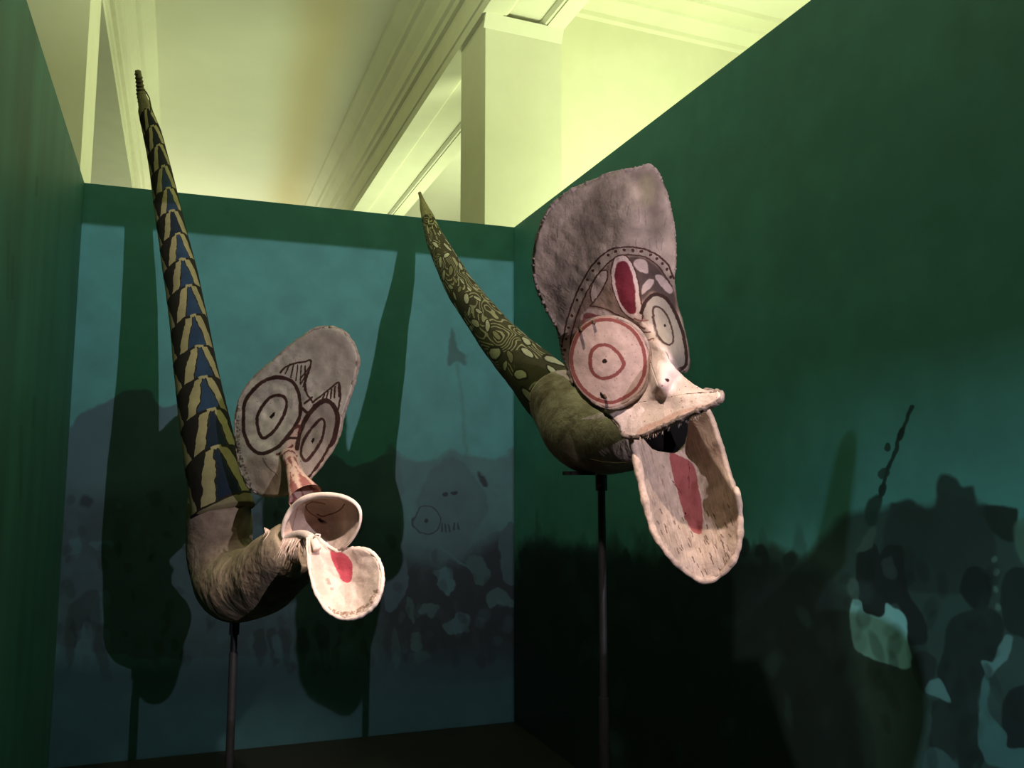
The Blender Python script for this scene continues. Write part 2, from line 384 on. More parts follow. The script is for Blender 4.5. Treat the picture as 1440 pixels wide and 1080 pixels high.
# left part of the crowd
c.ell(150, 745, 36, 40, (44, 62, 64), 0, .6, .5); c.ell(122, 706, 8, 9, DARK, 0, .6, .6)
for p, k in (([(98, 760), (112, 756), (116, 775), (106, 782), (98, 776)], LITE),
             ([(128, 765), (150, 758), (160, 765), (150, 778)], LITE),
             ([(136, 840), (145, 830), (156, 832), (155, 870), (148, 878), (128, 870)], LITE),
             ([(103, 945), (110, 900), (118, 875), (127, 890), (132, 950)], LITE),
             ([(146, 885), (154, 885), (152, 915), (144, 900)], LITE),
             ([(85, 830), (100, 820), (104, 880), (98, 905), (84, 880)], (52, 82, 80))):
    c.poly(p, k, .75, 1.5)
c.poly([(100, 850), (140, 830), (142, 880), (158, 955), (140, 950), (128, 880), (110, 890), (98, 945), (90, 900)], (34, 48, 48), .6, 2)
c.poly([(275, 880), (540, 870), (560, 960), (275, 970)], (38, 60, 62), .35, 12)
for x in (366, 385, 402, 425, 455): c.poly([(x - 8, 890), (x + 7, 888), (x + 5, 930), (x - 3, 932)], DARK, .5, 2)
c.poly([(384, 900), (395, 895), (396, 925), (387, 925)], LITE, .6, 2)
c.poly([(60, 945), (160, 935), (400, 925), (560, 925), (740, 925), (740, 1090), (60, 1100)], GRND, .8, 16)
r_ = np.random.RandomState(5)
for k in range(240):      # smaller figures of the crowd
    x = r_.uniform(80, 725); y = r_.uniform(700, 940) if x < 560 else r_.uniform(780, 935)
    q = r_.rand(); cc = DARK if q < .55 else (MID if q < .8 else LITE)
    c.ell(x, y, r_.uniform(3, 8), r_.uniform(5, 15), cc, r_.uniform(-.4, .4), .28, .5)
c.mul(0.92 + 0.16 * n2)
img_back = c.image('mural_back')

# ---- right wall mural
c = wall_canvas(PR, DR, LENR, 1700, 1100, SKY, 5, 22, 23)
n1 = fractal(c.h, c.w, 260, 31, 3); n2 = fractal(c.h, c.w, 46, 37, 4)
c.mul(0.95 + 0.1 * n1)
for k in range(70):       # blurred heads and raised arms along the far end of the crowd
    x = r_.uniform(726, 1130); y = r_.uniform(745, 800); c.ell(x, y + 18, r_.uniform(4, 10), r_.uniform(16, 44), (40, 62, 56), r_.uniform(-.15, .15), .35, .6)
c.poly([(724, 800), (800, 775), (860, 770), (930, 790), (1010, 780), (1060, 772), (1095, 768), (1130, 785), (1180, 730), (1220, 720), (1260, 712), (1310, 712), (1330, 690), (1400, 720), (1440, 740), (1700, 700), (1700, 1400), (724, 1300)], (44, 66, 62), .92, 7)
c.poly([(724, 800), (900, 790), (1100, 790), (1180, 860), (1200, 1300), (724, 1200)], DARK, .75, 14)
for k in range(26):       # heads along the left of the crowd
    x = 735 + k * 15 + r_.uniform(-6, 6); y = r_.uniform(768, 810)
    c.ell(x, y, r_.uniform(6, 11), r_.uniform(8, 14), (26, 40, 38), 0, .8, .4)
c.line([(1283, 573), (1277, 590), (1271, 605), (1265, 618), (1256, 640), (1248, 660), (1243, 680), (1236, 697)], 5, (30, 52, 48), False, .9)
c.ell(1268, 612, 4, 10, (28, 48, 44), .3, .9); c.ell(1248, 630, 4, 6, (28, 48, 44), 0, .8); c.ell(1242, 668, 8, 7, (36, 60, 54), 0, .8); c.ell(1241, 688, 6, 9, (28, 48, 44), .4, .9)
c.poly([(1213, 728), (1222, 700), (1240, 695), (1236, 725), (1225, 740)], (34, 56, 52), .9, 2)
c.poly([(1250, 720), (1262, 707), (1285, 707), (1295, 715), (1315, 712), (1318, 685), (1326, 668), (1345, 672), (1355, 684), (1368, 684), (1374, 710), (1390, 715), (1400, 770), (1395, 830), (1250, 820)], (38, 56, 54), .9, 3)
c.poly([(1384, 716), (1400, 711), (1425, 712), (1431, 720), (1424, 760), (1400, 750), (1388, 735)], (30, 46, 42), .95, 2)
c.poly([(1426, 735), (1470, 730), (1470, 810), (1440, 795), (1428, 770)], (70, 110, 96), .8, 3)
FIG = [([(1204, 800), (1210, 775), (1228, 762), (1240, 780), (1244, 815), (1250, 850), (1240, 868), (1214, 862), (1205, 830)], (30, 42, 42)),
       ([(1240, 780), (1256, 766), (1272, 775), (1275, 830), (1300, 870), (1302, 900), (1280, 905), (1272, 880), (1262, 850), (1245, 845)], (30, 40, 40)),
       ([(1242, 790), (1254, 780), (1260, 800), (1258, 812), (1246, 810)], (48, 66, 64)),
       ([(1350, 825), (1360, 800), (1375, 797), (1392, 810), (1394, 840), (1380, 860), (1360, 850)], (24, 38, 36)),
       ([(1330, 880), (1350, 862), (1390, 855), (1410, 880), (1405, 920), (1385, 945), (1375, 1000), (1385, 1060), (1360, 1120), (1330, 1000), (1318, 950), (1325, 920)], (30, 46, 44)),
       ([(1412, 810), (1440, 800), (1480, 820), (1480, 920), (1440, 900), (1410, 880)], (30, 46, 44)),
       ([(1286, 920), (1300, 915), (1318, 930), (1310, 965), (1300, 975), (1285, 945)], (36, 50, 50)),
       ([(1310, 995), (1330, 990), (1345, 1020), (1340, 1070), (1310, 1060)], (36, 52, 50)),
       ([(1408, 990), (1430, 965), (1470, 970), (1470, 1055), (1415, 1050)], (28, 40, 40)),
       ([(1190, 815), (1200, 812), (1208, 822), (1206, 845), (1192, 840)], (66, 96, 90)),
       ([(1205, 772), (1222, 745), (1232, 740), (1228, 765), (1214, 777)], (60, 88, 80))]
for p, k in FIG: c.poly(p, k, .9, 1.5)
for p, k in (([(1194, 850), (1202, 843), (1212, 845), (1216, 858), (1232, 865), (1243, 862), (1246, 846), (1258, 855), (1272, 870), (1276, 900), (1282, 930), (1276, 938), (1240, 930), (1200, 910)], (118, 186, 186)),
             ([(1302, 975), (1306, 963), (1320, 955), (1330, 970), (1336, 988), (1318, 984)], (84, 130, 130)),
             ([(1380, 930), (1396, 932), (1404, 910), (1414, 895), (1424, 900), (1416, 925), (1400, 945), (1388, 955)], (84, 128, 128)),
             ([(1382, 955), (1390, 958), (1388, 990), (1395, 1010), (1414, 1030), (1416, 1050), (1440, 1050), (1480, 1050), (1480, 1090), (1400, 1080), (1380, 1060), (1375, 1030)], (64, 108, 108)),
             ([(1300, 1060), (1320, 1050), (1340, 1068), (1350, 1100), (1300, 1100)], (60, 92, 92))):
    c.poly(p, k, .9, 1.2)
for x, y in ((1400, 787), (1402, 805), (1403, 855), (1401, 830)): c.ell(x, y, 4, 5, (84, 120, 110), 0, .7, .6)
for k in range(260):
    x = r_.uniform(740, 1560); y = r_.uniform(790, 1150)
    q = r_.rand(); cc = (22, 32, 30) if q < .6 else ((44, 64, 62) if q < .85 else (60, 92, 88))
    c.ell(x, y, r_.uniform(5, 14), r_.uniform(8, 26), cc, r_.uniform(-.4, .4), .25, .5)
c.mul(0.92 + 0.16 * n2)
img_right = c.image('mural_right')

# ---- left wall: same green print, dark stains running down it
c = wall_canvas(PLE, -DL, LENL, 700, 930, (64, 120, 112), 0, 1, 1)
s_ = field(c.h * 1, c.w, 60, 71); st = fractal(8, c.w, 45, 77, 4)[3][None, :]
c.mul(np.repeat(0.8 + 0.3 * st, c.h, 0) * (0.95 + .1 * s_))
for x, y0, y1 in ((18, 360, 420), (52, 250, 275), (48, 560, 600), (12, 340, 420), (30, 600, 700)):
    c.line([(x, y0), (x - 1, y1)], 3, (40, 66, 58), False, .5, 2)
img_left = c.image('print_left')

def wall_mat(name, img):
    return painted(name, img, rough=0.55, bump=0.08, bscale=160, dist=0.0006, var=0.05, vscale=3, spec=0.25)
def mural_wall(name, p0, d, L, mat, side, flip=False):
    """a 10 cm wall; its inner face carries the mural UVs"""
    n = np.array([-d[1], d[0]]) * side * 0.10
    a = np.array(p0); b = a + d * L
    V = [(*a, 0), (*b, 0), (*b, HW), (*a, HW), (*(a + n), 0), (*(b + n), 0), (*(b + n), HW), (*(a + n), HW)]
    F = [(0, 1, 2, 3), (5, 4, 7, 6), (4, 0, 3, 7), (1, 5, 6, 2), (3, 2, 6, 7), (4, 5, 1, 0)]
    o = mesh_obj(name, V, F, mat, smooth=False)
    ul = o.data.uv_layers.new(name='UVMap')
    uvv = {0: (0, 0), 1: (1, 0), 2: (1, 1), 3: (0, 1), 4: (0, 0), 5: (1, 0), 6: (1, 1), 7: (0, 1)}
    for l in o.data.loops:
        ul.data[l.index].uv = uvv[l.vertex_index]
    return tag(fix_normals(o), kind='structure')
mural_wall('wall_back', PL, DB, WB, wall_mat('green_mural_back', img_back), 1)
mural_wall('wall_right', PR, DR, LENR, wall_mat('green_mural_right', img_right), 1)
mural_wall('wall_left', PLE, -DL, LENL, wall_mat('green_print_left', img_left), 1)
floor_m = mottled('dark_floor', (26, 27, 24), 0.3, 3, 0.6, 0.1, 30, 0.002, spec=0.2)
base = [bpt(u, v, 0)[:2] for u, v in ((-9, -3), (9, -3), (9, 22), (-9, 22))]
tag(prism_obj('floor', base, -0.1, 0.0, floor_m), kind='structure')

# ================================================================== MASK BUILDING HELPERS
def depth_fn(ctrl):
    """thin-plate interpolation of depth through (x, y, depth) control points"""
    C_ = np.asarray(ctrl, float); P = C_[:, :2] / 100.0; n = len(P)
    def U(r2): return np.where(r2 > 1e-12, r2 * np.log(np.maximum(r2, 1e-12)), 0)
    K = U(((P[:, None] - P[None]) ** 2).sum(-1)) + np.eye(n) * 1e-3
    Q = np.hstack([np.ones((n, 1)), P]); A = np.zeros((n + 3, n + 3)); A[:n, :n] = K; A[:n, n:] = Q; A[n:, :n] = Q.T
    wv = np.linalg.solve(A, np.concatenate([C_[:, 2], np.zeros(3)]))
    def f(x, y):
        q = np.array([x, y]) / 100.0; r2 = ((P - q) ** 2).sum(1)
        return float(U(r2) @ wv[:n] + wv[n] + wv[n + 1] * q[0] + wv[n + 2] * q[1])
    return f
def resample(P, n):
    P = np.vstack([P, P[:1]]); d = np.r_[0, np.cumsum(np.linalg.norm(np.diff(P, axis=0), axis=1))]
    t = np.linspace(0, d[-1], n, endpoint=False)
    return np.stack([np.interp(t, d, P[:, 0]), np.interp(t, d, P[:, 1])], 1)
def sheet(name, outline, centre, fn, rect, mat, parent, thick=0.012, N=120, K=22, smooth=True, rough_edge=0.0, lump=0.0, seed=0, offset=0.0):
    """a thin curved panel of bark cloth: outline drawn in the sheet's own layout, depth from control points"""
    O = resample(smooth_pts(outline, True, 6) if smooth else np.asarray(outline, float), N)
    r = np.random.RandomState(seed)
    if rough_edge: O = O + (r.rand(N, 2) - .5) * 2 * rough_edge
    c0 = np.asarray(centre, float); V = []; UV = []
    x0, y0, x1, y1 = rect
    pts = [c0] + [c0 + (O[i] - c0) * (k / K) for k in range(1, K + 1) for i in range(N)]
    G = r.rand(64, 64)
    def bump(x, y):
        gx, gy = x / 9.0, y / 9.0; ix, iy = int(gx), int(gy); fx, fy = gx - ix, gy - iy
        g = lambda a, b: G[a % 64, b % 64]
        return (g(ix, iy) * (1 - fx) + g(ix + 1, iy) * fx) * (1 - fy) + (g(ix, iy + 1) * (1 - fx) + g(ix + 1, iy + 1) * fx) * fy - .5
    for x, y in pts:
        V.append(at(x, y, fn(x, y) + (lump * bump(x, y) if lump else 0) + offset)); UV.append(((x - x0) / (x1 - x0), 1 - (y - y0) / (y1 - y0)))
    F = [(0, 1 + (i + 1) % N, 1 + i) for i in range(N)]
    for k in range(1, K):
        a = 1 + (k - 1) * N; b = 1 + k * N
        F += [(a + i, a + (i + 1) % N, b + (i + 1) % N, b + i) for i in range(N)]
    o = mesh_obj(name, V, F, mat, parent, UV)
    m = o.modifiers.new('thickness', 'SOLIDIFY'); m.thickness = thick; m.offset = 0; m.use_even_offset = False
    return o
def sweep(name, ctrl, mat, parent, nseg=40, per=8, lump=0.0, seed=0, cap=(True, True), squash=None, vy=False, closed_uv=True, rings=None, fine=0.0):
    """a tube through (x, y, depth, radius in px) stations"""
    Cn = smooth_pts(ctrl, False, per) if rings is None else smooth_pts(ctrl, False, rings)
    P = np.array([at(a, b, d) for a, b, d, _ in Cn]); R = np.array([r * fwd(p) / FPX for (_, _, _, r), p in zip(Cn, P)])
    r_s = np.random.RandomState(seed); ph = r_s.rand(12) * 6.28; fr = r_s.uniform(.6, 3.2, 12)
    V = []; UV = []; m = len(P)
    acc = np.r_[0, np.cumsum(np.linalg.norm(np.diff(P, axis=0), axis=1))]
    for i in range(m):
        T = P[min(i + 1, m - 1)] - P[max(i - 1, 0)]; T = T / np.linalg.norm(T)
        e = CP - P[i]; e = e - T * (e @ T); e /= np.linalg.norm(e); g = np.cross(T, e)
        vv = (Cn[i][1] - Cn[0][1]) / (Cn[-1][1] - Cn[0][1]) if vy else acc[i] / acc[-1]
        for j in range(nseg + 1):
            a = 2 * math.pi * j / nseg - math.pi
            rr = R[i]
            if lump:
                s = 0
                for q in range(6): s += math.sin((q % 4 + 1) * a + ph[q] + acc[i] * fr[q] * 9) / (1 + q * .5)
                rr = rr * (1 + lump * s / 3)
            if fine: rr += fine * (r_s.rand() - .5) * (0 if j in (0, nseg) else 1)
            sy = squash[0] if squash else 1
            V.append(P[i] + (e * math.cos(a) * sy + g * math.sin(a)) * rr); UV.append((j / nseg, 1 - vv))
    w_ = nseg + 1; F = []
    for i in range(m - 1):
        for j in range(nseg): F.append((i * w_ + j, i * w_ + j + 1, (i + 1) * w_ + j + 1, (i + 1) * w_ + j))
    for k, (i, s) in enumerate(((0, 1), (m - 1, 0))):
        if cap[k]:
            V.append(P[i]); UV.append((0.5, 1 - s * 0 if i == 0 else 0)); q = len(V) - 1
            for j in range(nseg): F.append((q, i * w_ + j + 1, i * w_ + j) if i == 0 else (q, i * w_ + j, i * w_ + j + 1))
    o = mesh_obj(name, V, F, mat, parent, UV)
    return fix_normals(o)
def rod(name, P, R, mat, parent, nseg=10):
    """tube through world points"""
    P = np.asarray(P, float); m = len(P); R = [R] * m if isinstance(R, (int, float)) else R
    V = []; F = []; prev = np.array([0.3, 0.2, 0.9])
    for i in range(m):
        T = P[min(i + 1, m - 1)] - P[max(i - 1, 0)]; T = T / np.linalg.norm(T)
        e = prev - T * (prev @ T); e /= np.linalg.norm(e); prev = e; g = np.cross(T, e)
        for j in range(nseg):
            a = 2 * math.pi * j / nseg; V.append(P[i] + (e * math.cos(a) + g * math.sin(a)) * R[i])
    for i in range(m - 1):
        for j in range(nseg): F.append((i * nseg + j, i * nseg + (j + 1) % nseg, (i + 1) * nseg + (j + 1) % nseg, (i + 1) * nseg + j))
    F.append(tuple(range(nseg - 1, -1, -1))); F.append(tuple(range((m - 1) * nseg, m * nseg)))
    return fix_normals(mesh_obj(name, V, F, mat, parent))
def edge_path(outline, fn, a, b, n, inset=0.0, closed=False, centre=(0, 0), off=0.0):
    O = smooth_pts(outline, True, 10); O = resample(O, 400)
    idx = np.linspace(a * 400, b * 400, n).astype(int) % 400
    out = []
    for i in idx:
        x, y = O[i] + (np.asarray(centre) - O[i]) * inset
        out.append(at(x, y, fn(x, y) + off))
    return out

# ================================================================== paint shades of the masks
PALE = (206, 186, 172); PALE_D = (150, 134, 122); BROWN = (66, 42, 36); REDB = (112, 62, 58); RED = (150, 60, 66)

# ================================================================== LEFT MASK
p1 = at(329, 872, 3.38)
M1 = empty('bark_cloth_mask', (float(p1[0]), float(p1[1]), float(p1[2])))
tag(M1, 'long-horned bark cloth mask with chevron-painted horn, oval face plate and small rounded jaw', 'mask')
bpy.context.view_layer.update()

# -- horn paint: chevron rows
rows = [159, 186, 215, 245, 278, 310, 345, 381, 419, 461, 506, 551, 598, 650, 712]
h_, w_ = 2200, 900
UU, YY = np.meshgrid((np.arange(w_) + .5) / w_, 100 + (np.arange(h_) + .5) / h_ * (720 - 100))
UU = 1 - UU + (fractal(h_, w_, 40, 5, 3) - .5) * .03; YY = YY + (fractal(h_, w_, 60, 15, 3) - .5) * 4 - 8 * np.sin(2 * np.pi * (.5 - UU))
img = np.empty((h_, w_, 3)); img[:] = np.array((118, 112, 80)) / 255
cream = np.array((150, 140, 102)) / 255; black = np.array((34, 29, 25)) / 255
for k in range(14):
    y0, y1 = rows[k], rows[k + 1]; m_ = (YY >= y0) & (YY < y1)
    b = (YY[m_] - y0) / (y1 - y0); a = ((UU[m_] - .555 + (k % 2) * .012) / .3333 + .5) % 1 - .5; aa = np.abs(a)
    blue = np.array((36, 56, 84) if k > 2 else (26, 30, 36)) / 255 * (1.0 if k not in (5, 12, 13) else .6)
    colr = np.empty((len(b), 3)); colr[:] = cream
    arch = .16 + .30 * np.clip(b, 0, 1) ** .75
    colr[aa > arch] = black
    tri = (aa < .015 + .205 * (b - .06)) & (b > .1)
    colr[tri] = blue
    ol = (np.abs(aa - (.03 + .205 * (b - .06))) < .014) & (b > .08); colr[ol] = black
    colr[(b < .07) & (aa > .1)] = black
    img[m_] = colr
img[YY > 712] = np.array((120, 112, 84)) / 255
img[(YY > 710) & (YY < 713)] = np.array((40, 34, 26)) / 255
img *= (0.82 + .3 * fractal(h_, w_, 90, 91, 5))[..., None]
bi = bpy.data.images.new('horn_chevrons', w_, h_, alpha=False); a4 = np.ones((h_, w_, 4), np.float32); a4[..., :3] = np.clip(img, 0, 1)[::-1]
bi.pixels.foreach_set(a4.ravel()); bi.update(); bi.pack()
horn1_m = painted('horn_chevron_paint', bi, 0.85, .5, 60, .003, .2, 18)
H1 = [(194, 100, 4.42, 4), (196.5, 118, 4.42, 4.5), (199, 134, 4.41, 6), (204, 150, 4.40, 8.5), (205.5, 160, 4.39, 10), (214, 187, 4.37, 12.5), (221, 217, 4.33, 13.5), (227, 245, 4.28, 15), (233, 278, 4.23, 17),
      (239, 310, 4.17, 18.5), (246, 345, 4.10, 20.5), (254, 385, 4.02, 23), (260, 419, 3.95, 24), (267, 461, 3.87, 26), (273.5, 507, 3.79, 28.5), (281, 553, 3.70, 31), (289, 598, 3.61, 34), (297.5, 644, 3.53, 36.5), (308, 690, 3.46, 40.5), (314, 720, 3.44, 43.5)]
# UV rows are laid out by the height of the centre line
h1 = sweep('horn', H1, horn1_m, M1, 48, 6, lump=.012, seed=3, cap=(True, True), vy=True, fine=.0015)
hw = mottled('twine', (96, 84, 58), .3, 80, .9, .5, 200, .002)
# binding twine and the loose loop at the horn's tip
pts = []
for i in range(90):
    t = i / 89; yy = 104 + 50 * t; xx = np.interp(yy, [100, 118, 134, 150, 160], [194, 196.5, 199, 204, 205.5]); rr = np.interp(yy, [100, 118, 134, 150, 160], [4, 4.5, 6, 8.5, 10]) + .6
    cpt = at(xx, yy, 4.41); e = CP - cpt; e /= np.linalg.norm(e); g = np.cross(e, [0, 0, 1]); a = t * 2 * math.pi * 9
    pts.append(cpt + (e * math.cos(a) + g * math.sin(a)) * rr * 4.4 / FPX)
rod('horn_binding', pts, .0055, hw, h1, 6)
rod('twine_loop', [at(x, y, 4.36) for x, y in ((202, 126), (206, 130), (210, 138), (212, 148), (211.5, 158), (209, 162))], .0035, hw, h1, 6)

# -- body and neck
body1_m = mottled('body_cloth_left', (160, 144, 122), .3, 9, .9, .8, 38, .006, c2=(112, 98, 82))
wrinkle(body1_m)
B1 = [(309, 702, 3.47, 41), (308, 730, 3.50, 43.5), (309, 762, 3.52, 44.5), (315, 795, 3.50, 46), (326, 818, 3.44, 50), (345, 822, 3.36, 51), (365, 816, 3.27, 50), (384, 802, 3.18, 49), (400, 787, 3.10, 47), (414, 772, 3.02, 42), (422, 764, 3.0, 36), (426, 760, 2.99, 26)]
sweep('body', B1, body1_m, M1, 56, 8, lump=.05, seed=9, cap=(True, True), fine=.002)

# -- face plate paint
R1 = (320, 450, 560, 890)
c = px_canvas(*R1, 5, (200, 188, 170), .7, 14, 41)
f1 = fractal(c.h, c.w, 90, 43, 5)
c.mul(.72 + .5 * f1)
c.poly([(425, 474), (445, 462), (488, 465), (503, 500), (500, 540), (470, 552), (440, 520), (430, 500)], (142, 130, 114), .55, 12)
c.poly([(345, 655), (372, 696), (411, 693), (402, 660), (370, 640)], (158, 136, 116), .6, 4)
def ring(cx, cy, pts_, wd, col): c.line(pts_, wd, col, True)
c.poly([(398, 660), (396, 645), (410, 612), (424, 588), (430, 600), (420, 640), (416, 660)], (206, 166, 150), .8, 3)
c.line([(344.5, 590), (347, 565), (362, 545), (378, 534), (396, 531), (412, 537), (421, 552), (424.5, 575), (421, 592), (408, 612), (392, 630), (370, 638.5), (355, 630), (346, 612)], 5, BROWN, True)
c.line([(363.5, 590), (369, 575), (380, 561), (391, 556), (402, 560), (404.5, 572), (398, 590), (387, 607), (373, 617), (366, 608)], 4.4, BROWN, True)
c.poly([(381, 588), (386, 581), (389, 580), (388, 585), (383, 590)], (26, 18, 16), 1, .5, False)
c.poly([(420, 640), (416, 625), (432, 588), (450, 568), (464, 565), (474, 575), (477, 595), (470, 625), (455, 652), (436, 674), (426, 660)], (140, 124, 112), .6, 2)
c.line([(419, 632), (423, 610), (434, 586), (450, 568), (462, 565), (472, 574), (476, 592), (470, 620), (456, 646), (440, 668), (433, 674)], 6.5, BROWN, False)
c.line([(424.5, 640), (429, 620), (442, 600), (454, 590), (457.5, 600), (452, 622), (440, 640), (430, 649)], 3.8, BROWN, True)
c.poly([(438, 622), (441, 617), (444, 616), (443, 621), (440, 625)], (26, 18, 16), 1, .5, False)
# ear-like crests above the eyes
c.line([(396, 525), (402, 518), (415, 512), (430, 509), (439, 508), (436, 522), (431, 540), (433, 555), (441, 566)], 2.4, BROWN, False)
for k in range(5): c.line([(409 + 5.5 * k, 513 + .5 * k), (403 + 8 * k - k * k * .3, 526 + 5 * k)][::1], 1.8, BROWN, False)
for k in range(4): c.line([(437 - k * 2, 516 + 6 * k), (424 + 2 * k, 534 + 5 * k)], 1.8, BROWN, False)
c.line([(441, 567), (455, 556), (468, 545), (478, 539), (480, 556), (478, 572), (475, 582)], 2.4, BROWN, False)
for k in range(5): c.line([(478 - 5 * k, 541 + 3.5 * k), (476 - 6 * k + 2, 558 + 1.5 * k)], 2.2, BROWN, False)
c.line([(427, 575), (437, 582), (444, 570)], 4, BROWN, False); c.line([(430, 568), (440, 560)], 3, BROWN, False)
for a, b in (([(392, 640), (402, 636), (412, 628)], REDB), ([(402, 620), (410, 617), (420, 617)], BROWN), ([(416, 604), (422, 600), (423, 608)], REDB), ([(400, 648), (410, 644), (418, 643)], REDB)): c.line(a, 3.4, b, False)
c.line([(372, 645), (380, 658), (392, 668)], 1.5, (100, 84, 72), False, .7)
r_ = np.random.RandomState(8)
for k in range(70):
    t = r_.rand(); x = np.interp(t, [0, .5, 1], [334, 333, 352]) + r_.uniform(0, 6); y = 570 + t * 120
    c.ell(x, y, r_.uniform(.6, 1.8), r_.uniform(.6, 2.2), (86, 70, 60), 0, .6, .6)
for k in range(120): c.ell(r_.uniform(330, 505), r_.uniform(460, 695), r_.uniform(.3, .9), r_.uniform(.3, .9), (90, 76, 68), 0, .6, .6)
# nose, lip and jaw share the lower part of this layout
c.poly([(395, 700), (430, 690), (520, 690), (530, 775), (395, 775)], (206, 178, 160), .9, 3)
c.line([(458, 707), (440, 704), (430, 712), (445, 725), (452, 728)], 1.5, (120, 84, 66), False, .7)
c.line([(447, 722), (455, 725), (462, 723), (470, 721), (480, 716), (486, 708)], 1.8, (96, 62, 48), False, .8)
c.poly([(448, 728), (456, 731), (464, 736), (470, 742), (462, 740), (452, 735)], (24, 12, 10), 1, .8)
c.line([(462, 738), (466, 750), (474, 770)], 2.2, (96, 66, 52), False, .7)
c.line([(420, 708), (412, 730), (410, 748)], 2, (166, 136, 118), False, .7)
c.poly([(425, 748), (545, 748), (550, 880), (425, 880)], (226, 204, 190), .95, 3)
fl = fractal(c.h, c.w, 22, 47, 4)
sel = (c.Y > 750); c.img[sel] *= (0.90 + .16 * fl[sel])[:, None]
c.poly([(437, 770), (450, 790), (455, 815), (462, 838), (450, 842), (438, 812), (434, 785)], (196, 166, 152), .5, 4)
c.poly([(466, 777), (474, 776), (487, 779), (496, 788), (498.5, 800), (497, 815), (492, 821), (484, 818), (477, 808), (471, 795)], (190, 80, 92), 1, .8)
for x, y in ((462, 822), (466, 830), (460, 818)): c.ell(x, y, 3, 2.2, (150, 132, 122), .5, .6, .5)
for k in range(120):
    a = r_.uniform(.2, 2.7); R = r_.uniform(.9, 1.0); c.ell(486 + 50 * R * math.cos(a), 818 + 50 * R * math.sin(a), r_.uniform(.6, 2), r_.uniform(.6, 2), (150, 118, 100), 0, .6, .5)
img_m1 = c.image('mask_left_paint')
m1_paint = painted('mask_left_bark_cloth', img_m1, .85, .7, 55, .004, .16, 20)

PLATE1 = [(464, 460.5), (445, 462), (425.5, 474), (406, 489), (382, 510), (358, 531), (341, 555), (333, 582), (331.5, 608), (335, 640), (341, 666), (351, 685), (368, 696), (392, 697), (413, 691), (435, 673), (454, 651), (474, 618), (483, 584), (495, 548), (504, 512), (500, 490), (488, 471), (478.5, 464)]
f_plate1 = depth_fn([(464, 460, 3.16), (332, 600, 3.30), (504, 512, 3.12), (370, 696, 3.18), (435, 672, 3.10), (410, 600, 3.17), (385, 540, 3.24), (470, 580, 3.12), (425, 625, 3.13), (410, 655, 3.10), (450, 500, 3.17)])
fp1 = sheet('face_plate', PLATE1, (412, 585), f_plate1, R1, m1_paint, M1, .016, 150, 26, rough_edge=.5, lump=.012, seed=4)
rim_m = mottled('plate_rim_cloth', (168, 150, 134), .35, 60, .95, .9, 120, .003)
ep = edge_path(PLATE1, f_plate1, 0.0, 1.0, 161, centre=(412, 585), inset=.004)
rod('plate_rim', ep, [(.006 + .004 * random.random()) for _ in ep], rim_m, fp1, 8)
# nose tube
img_n = px_canvas(0, 0, 100, 100, 5, (196, 164, 150), 3, 18, 61)
for k in range(3):
    y = 10 + k * 4; img_n.line([(0, 8 + k * 2), (100, 8 + k * 2)], 3 if k == 0 else 0.1, (110, 56, 52), False, .9)
for k in range(7):
    x = 7 + k * 14.3; img_n.poly([(x - 5, 20), (x + 5, 20), (x, 48)], (128, 72, 68), .9, 1.5, False); img_n.poly([(x + 2, 100), (x + 12, 100), (x + 7, 58)], (128, 72, 68), .85, 1.5, False)
for k in range(60): img_n.ell(r_.uniform(0, 100), r_.uniform(20, 100), r_.uniform(.5, 2), r_.uniform(1, 4), (120, 74, 68), 0, .7, .4)
nose_m = painted('nose_paint', img_n.image('nose_paint_left'), .85, .5, 60, .003, .15, 20)
sweep('nose', [(406, 641, 3.13, 12), (408, 648, 3.09, 9.5), (411, 656, 3.06, 9.5), (415, 668, 3.01, 12), (420, 680, 2.97, 15.5), (425, 690, 2.935, 20), (429, 698, 2.92, 24)], nose_m, M1, 36, 6, cap=(False, False), lump=.02, seed=2)
# upper lip: flared dish with thick white edge
LIP1 = [(399, 757), (397.5, 745), (402, 730), (411, 715), (424, 703.5), (440, 698), (462, 696.5), (482, 699), (497, 706), (505.5, 716), (507, 728), (504, 742), (496, 757), (486, 768), (476, 775), (466, 771), (452, 762), (436, 754), (420, 752), (408, 755)]
f_lip1 = depth_fn([(398, 755, 2.93), (402, 730, 2.90), (424, 703, 2.84), (462, 696, 2.76), (497, 706, 2.68), (507, 726, 2.66), (496, 757, 2.70), (478, 775, 2.75), (440, 752, 2.95), (455, 735, 2.97), (430, 735, 2.99), (470, 745, 2.90), (480, 730, 2.83), (460, 712, 2.88), (425, 720, 2.95)])
ul1 = sheet('upper_lip', LIP1, (452, 730), f_lip1, R1, m1_paint, M1, .010, 120, 20, lump=.006, seed=5)
lip_rim = edge_path(LIP1, f_lip1, 0.97, 1.70, 60, off=-.004)
white_m = mottled('lip_edge_white', (232, 214, 200), .12, 40, .85, .4, 90, .002)
rod('lip_rim', lip_rim, [.005 + .006 * math.sin(math.pi * min(1, i / 45)) for i in range(60)], white_m, ul1, 8)
